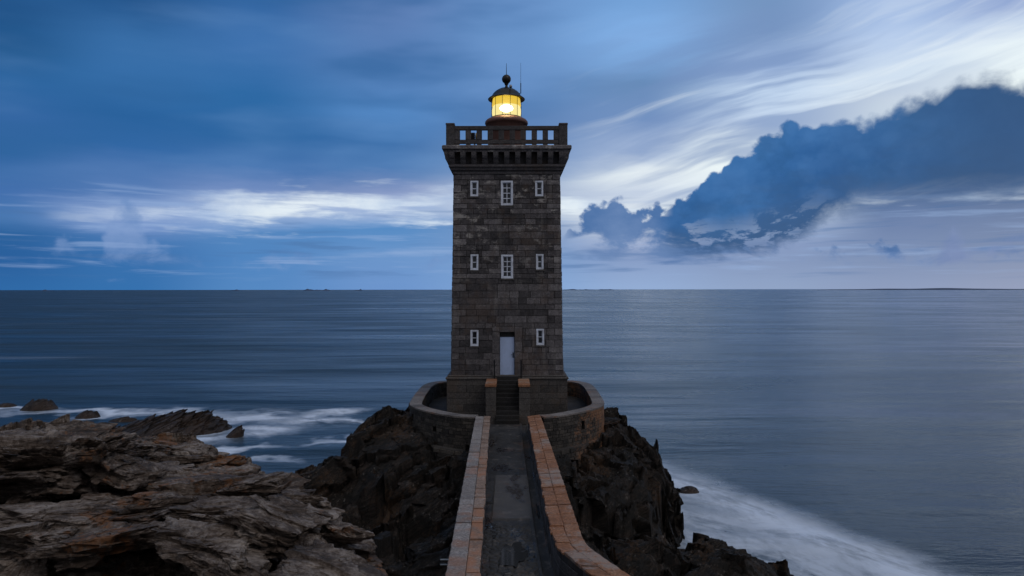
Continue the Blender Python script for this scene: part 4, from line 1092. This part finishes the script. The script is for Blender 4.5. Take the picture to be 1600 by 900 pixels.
XL = lef(VV) - .05; XR = np.interp(VV, ry, rx) + .05
GXx = XL + (XR - XL) * UU
P = np.stack([GXx.ravel(), VV.ravel(), np.full(GXx.size, ZD)], 1)
x, y = P[:, 0], P[:, 1]
def vor_edge(x, y, sx, sy, seed):
    q = np.stack([x / sx, y / sy], 1); b = np.floor(q).astype(np.int64); d1 = np.full(len(q), 9., np.float32); d2 = d1.copy(); vv = np.zeros(len(q), np.float32)
    for i in (-1, 0, 1):
        for j in (-1, 0, 1):
            cx_, cy_ = b[:, 0] + i, b[:, 1] + j; zc = cx_ * 0
            d = np.hypot(q[:, 0] - cx_ - .05 - .9 * hsh(cx_, cy_, zc, seed), q[:, 1] - cy_ - .05 - .9 * hsh(cx_, cy_, zc, seed + 1))
            n_ = d < d1; d2 = np.where(n_, d1, np.minimum(d2, d)); vv = np.where(n_, hsh(cx_, cy_, zc, seed + 2), vv); d1 = np.minimum(d1, d)
    return d2 - d1, vv
cob, cv = vor_edge(x + .05 * vnoise(P / .35, 61), y + .06 * vnoise(P / .35, 62), .21, .16, 5)
sl, sv = vor_edge(x, y, .8, .62, 15)
patch = (y > 21.2) & (y < 26.2) & (x > -.62) & (x < .58)
near_ = smooth01((21.0 - y) / .5)
zc_ = (.05 * smooth01(cob / .35) + .02 * cv - .045) * near_ + (1 - near_) * (.012 * smooth01(sl / .12) + .014 * sv - .02)
zc_ = np.where(patch, .035 + .004 * vnoise(P / .4, 3), zc_)
rxx = np.interp(y, ry, rx)
gut = (x > rxx - .30) & (x < rxx - .06); kerb = (x > rxx - .40) & (x <= rxx - .30)
zc_ = np.where(gut, -.07, np.where(kerb, .03 + .006 * vnoise(P / .3, 8), zc_))
P[:, 2] = ZD + zc_ + .012 * fbm(P, .9, 3, 44)
m, k, bs = mat('deck'); M['deck'] = m; co = k.n('ShaderNodeTexCoord').outputs['Object']; X_, Y_, Z_ = k.sep(co)
c = k.ramp(k.m('ADD', k.m('MULTIPLY', k.noise(co, 1.1, 7, .65), .6), k.m('MULTIPLY', k.noise(co, 14, 5, .7), .4)), [(.36, lin('171514')), (.54, lin('2d2a29')), (.70, lin('4c4743'))])
inp = k.m('MULTIPLY', k.m('MULTIPLY', k.mr(Y_, 21.15, 21.3), k.mr(Y_, 26.3, 26.15)), k.m('MULTIPLY', k.mr(X_, -.66, -.60), k.mr(X_, .62, .56)))
c = k.mix(k.m('MULTIPLY', inp, .8), c, k.mix(k.noise(co, 3, 5), lin('363332'), lin('57524f')))
c = k.mix(k.m('MULTIPLY', k.mr(k.noise(co, .7, 5), .56, .66), .5), c, lin('5a3f2e'))
k.put(bs.inputs['Base Color'], c)
wetm = k.mr(k.noise(k.mapping(co, sc=(1, .45, 1), loc=(1.9, .3, 0)), 1.1, 3, .5), .55, .66)
c = k.mix(wetm, c, k.mix(1., c, (.55, .56, .6, 1), 'MULTIPLY')); c = k.mix(k.m('MULTIPLY', k.mr(k.noise(co, 2.6, 6, .7), .54, .66), .45), c, lin('6a625c'))
k.put(bs.inputs['Base Color'], c)
k.put(bs.inputs['Roughness'], k.m('SUBTRACT', .75, k.m('MULTIPLY', wetm, .62)))
bump(k, bs, k.noise(co, 22, 6, .7), .5, .015)
def puddle(cx, cy, rx_, ry_, z, seed):
    mb = MB(); n = 48; pp = []
    for i in range(n):
        a = 2 * math.pi * i / n; r = 1 + .22 * math.sin(2 * a + seed) + .13 * math.sin(5 * a + seed * 2) + .07 * math.sin(9 * a)
        pp.append((cx + rx_ * r * math.cos(a), cy + ry_ * r * math.sin(a), z))
    mb.quad(pp); o = mb.build('puddle', M['puddle']); tag(o, kind='structure')
mp, kp, bp_ = mat('puddle_water'); M['puddle'] = mp; bp_.inputs['Base Color'].default_value = (.02, .022, .024, 1); bp_.inputs['Roughness'].default_value = .06
puddle(.02, 18.4, .30, .95, ZD + .022, 1.0); puddle(.25, 15.6, .2, .5, ZD + .014, 3.1); puddle(-.5, 20.2, .10, .5, ZD + .012, 5.); puddle(-.12, 17.0, .16, .4, ZD + .006, 4.0); puddle(.815, 22.2, .07, .8, ZD - .045, 2.)
dk_ = grid_mesh('path', P, nv, nu, M['deck']); tag(dk_, kind='structure')
q = MB()
# masonry body of the causeway below the deck
yb = list(np.linspace(8.6, 34.2, 40))
for i in range(len(yb) - 1):
    a, b = yb[i], yb[i + 1]
    la, lb, ra, rb = lefo(a) + .03, lefo(b) + .03, np.interp(a, [p[0] for p in RO][::-1], [p[1] for p in RO][::-1]) - .03, np.interp(b, [p[0] for p in RO][::-1], [p[1] for p in RO][::-1]) - .03
    q.hexa([(la, a, -1), (ra, a, -1), (rb, b, -1), (lb, b, -1), (la, a, ZD - .14), (ra, a, ZD - .14), (rb, b, ZD - .14), (lb, b, ZD - .14)], .4)
BR = empty('causeway', (0, 21, 0)); tag(BR, 'solid masonry causeway carrying the path from the headland to the tower', 'causeway')
cbod = q.build('core', M['mortar'], BR)
q = MB()
lo_path = [(float(lefo(a)), float(a)) for a in np.linspace(8.6, 34.2, 60)]; lff, LL = pathfn(lo_path[::-1])
ro_path = catmull([(b, a) for a, b in RO][::-1], 8); rff, RRL = pathfn(ro_path)
masonry(q, 0, LL, 1.0, ZD - .1, .3, .6, lambda s, z, d: (*lff(s, d), z), proud=.04, tone=(0, 1), jit=.3)
masonry(q, 0, RRL, 1.0, ZD - .1, .3, .6, lambda s, z, d: (*rff(s, d), z), proud=.04, tone=(0, 1), jit=.3)
q.build('side_facing', M['granite_dark'], BR)

def parapet(name, label, outer_pts, inner_pts, split, mat_out, mat_in, seed):
    """wall between two polylines (far -> near), coping in two rows of stones"""
    rg = random.Random(seed)
    O = np.array(catmull(outer_pts, 10)); I = np.array(catmull(inner_pts, 10))
    def res(A_, n=400):
        seg = np.hypot(*np.diff(A_, axis=0).T); cs = np.concatenate([[0], np.cumsum(seg)]); s = np.linspace(0, cs[-1], n)
        return np.stack([np.interp(s, cs, A_[:, 0]), np.interp(s, cs, A_[:, 1])], 1), cs[-1]
    O, Lo = res(O); I, Li = res(I); L = (Lo + Li) / 2
    def at(t, u):
        i = t * 399; k0 = min(398, int(i)); f = i - k0
        a = O[k0] * (1 - f) + O[k0 + 1] * f; b = I[k0] * (1 - f) + I[k0 + 1] * f
        return a * (1 - u) + b * u
    root = empty(name, (float(O[200][0]), float(O[200][1]), ZD - .1)); tag(root, label, 'stone wall')
    def face(u, sgn):
        def f(s, z, d):
            t = min(1, max(0, s / L)); p = at(t, u + sgn * d / .65); return (float(p[0]), float(p[1]), z)
        return f
    q = MB()
    masonry(q, 0, L, ZD - .12, 6.83, .22, .5, face(1, 1), gap=.016, proud=.02, tone=(0, .8), rng=rg)
    masonry(q, 0, L, ZD - .12, 6.83, .22, .5, face(0, -1), gap=.016, proud=.02, tone=(0, 1), rng=rg)
    wl = q.build('wall', M['granite_dark'], root)
    q = MB(); n = 80
    for i in range(n):
        a0_, a1_, b0_, b1_ = at(i / n, .01), at((i + 1) / n, .01), at(i / n, .99), at((i + 1) / n, .99)
        q.hexa([(*a0_, ZD - .12), (*b0_, ZD - .12), (*b1_, ZD - .12), (*a1_, ZD - .12), (*a0_, 6.82), (*b0_, 6.82), (*b1_, 6.82), (*a1_, 6.82)], .3)
    q.build('core', M['mortar'], wl)
    for row, (u0, u1, mt, ln) in enumerate(((-.05, split, mat_out, .62), (split, 1.05, mat_in, .5))):
        q = MB(); s_ = 0.
        while s_ < L - .05:
            e_ = min(L, s_ + ln * rg.uniform(.65, 1.6)); c = rg.uniform(.32, .7); zt = 6.895 + rg.uniform(-.016, .016)
            g_ = .008; sub = max(2, int((e_ - s_) / .09)); uu0 = u0 + .008; uu1 = u1 - .008 + (rg.uniform(-.03, 0.03) if row == 1 and u1 > 1 else 0)
            ringp = []
            for j in range(sub + 1):
                s2 = s_ + g_ + (e_ - s_ - 2 * g_) * j / sub; j0, j1 = (rg.uniform(-.022, .012), rg.uniform(-.012, .022)) if s_ < L else (0, 0)
                c0, c1 = rg.uniform(.015, .05), rg.uniform(.015, .05)
                ringp.append((at(s2 / L, uu0 - j0 * (u0 < 0)), at(s2 / L, uu1 - j1 * (u1 > 1)), at(s2 / L, uu0 + c0), at(s2 / L, uu1 - c1)))
            zb = 6.822; b = .014
            for j in range(sub):
                A0, B0, C0, D0 = ringp[j]; A1, B1, C1, D1 = ringp[j + 1]
                z0_ = zt + .007 * math.sin(s_ * 7 + j * 1.3); z1_ = zt + .007 * math.sin(s_ * 7 + (j + 1) * 1.3); q.quad([(*C0, z0_), (*D0, z0_), (*D1, z1_), (*C1, z1_)][::-1], c)
                q.quad([(*A0, zt - b), (*C0, z0_), (*C1, z1_), (*A1, zt - b)][::-1], c); q.quad([(*D0, z0_), (*B0, zt - b), (*B1, zt - b), (*D1, z1_)][::-1], c)
                q.quad([(*A0, zb), (*A0, zt - b), (*A1, zt - b), (*A1, zb)][::-1], c); q.quad([(*B0, zt - b), (*B0, zb), (*B1, zb), (*B1, zt - b)][::-1], c)
                q.quad([(*A0, zb), (*B0, zb), (*B1, zb), (*A1, zb)], c)
            for (A0, B0, C0, D0) in (ringp[0], ringp[-1]): q.quad([(*A0, zb), (*B0, zb), (*B0, zt - b), (*D0, zt), (*C0, zt), (*A0, zt - b)], c)
            s_ = e_
        q.build('coping', M[mt], root)
    return root
ys = [33.9, 28, 22, 18, 15, 12, 9]
parapet('parapet_wall', 'straight grey capped parapet on the left side of the path to the tower',
        [(float(lefo(a)), a) for a in ys], [(float(lef(a)), a) for a in ys], .58, 'cap', 'cap_mixed', 3)
parapet('parapet_wall', 'orange lichened parapet on the right side of the path, bending away near the viewer',
        [(b, a) for a, b in RO], [(b, a) for a, b in RI[1:]], .52, 'cap_lichen', 'cap_lichen', 5)
# two stub pipes out of the left side
q = MB(); q.tube((-1.38, 16.8, 6.55), (-1.72, 16.8, 6.55), .022); q.tube((-1.38, 16.8, 6.43), (-1.72, 16.8, 6.43), .022)
po_ = q.build('railing', M['steel'], None); tag(po_, 'short pair of grey metal rails jutting from the left parapet', 'railing')
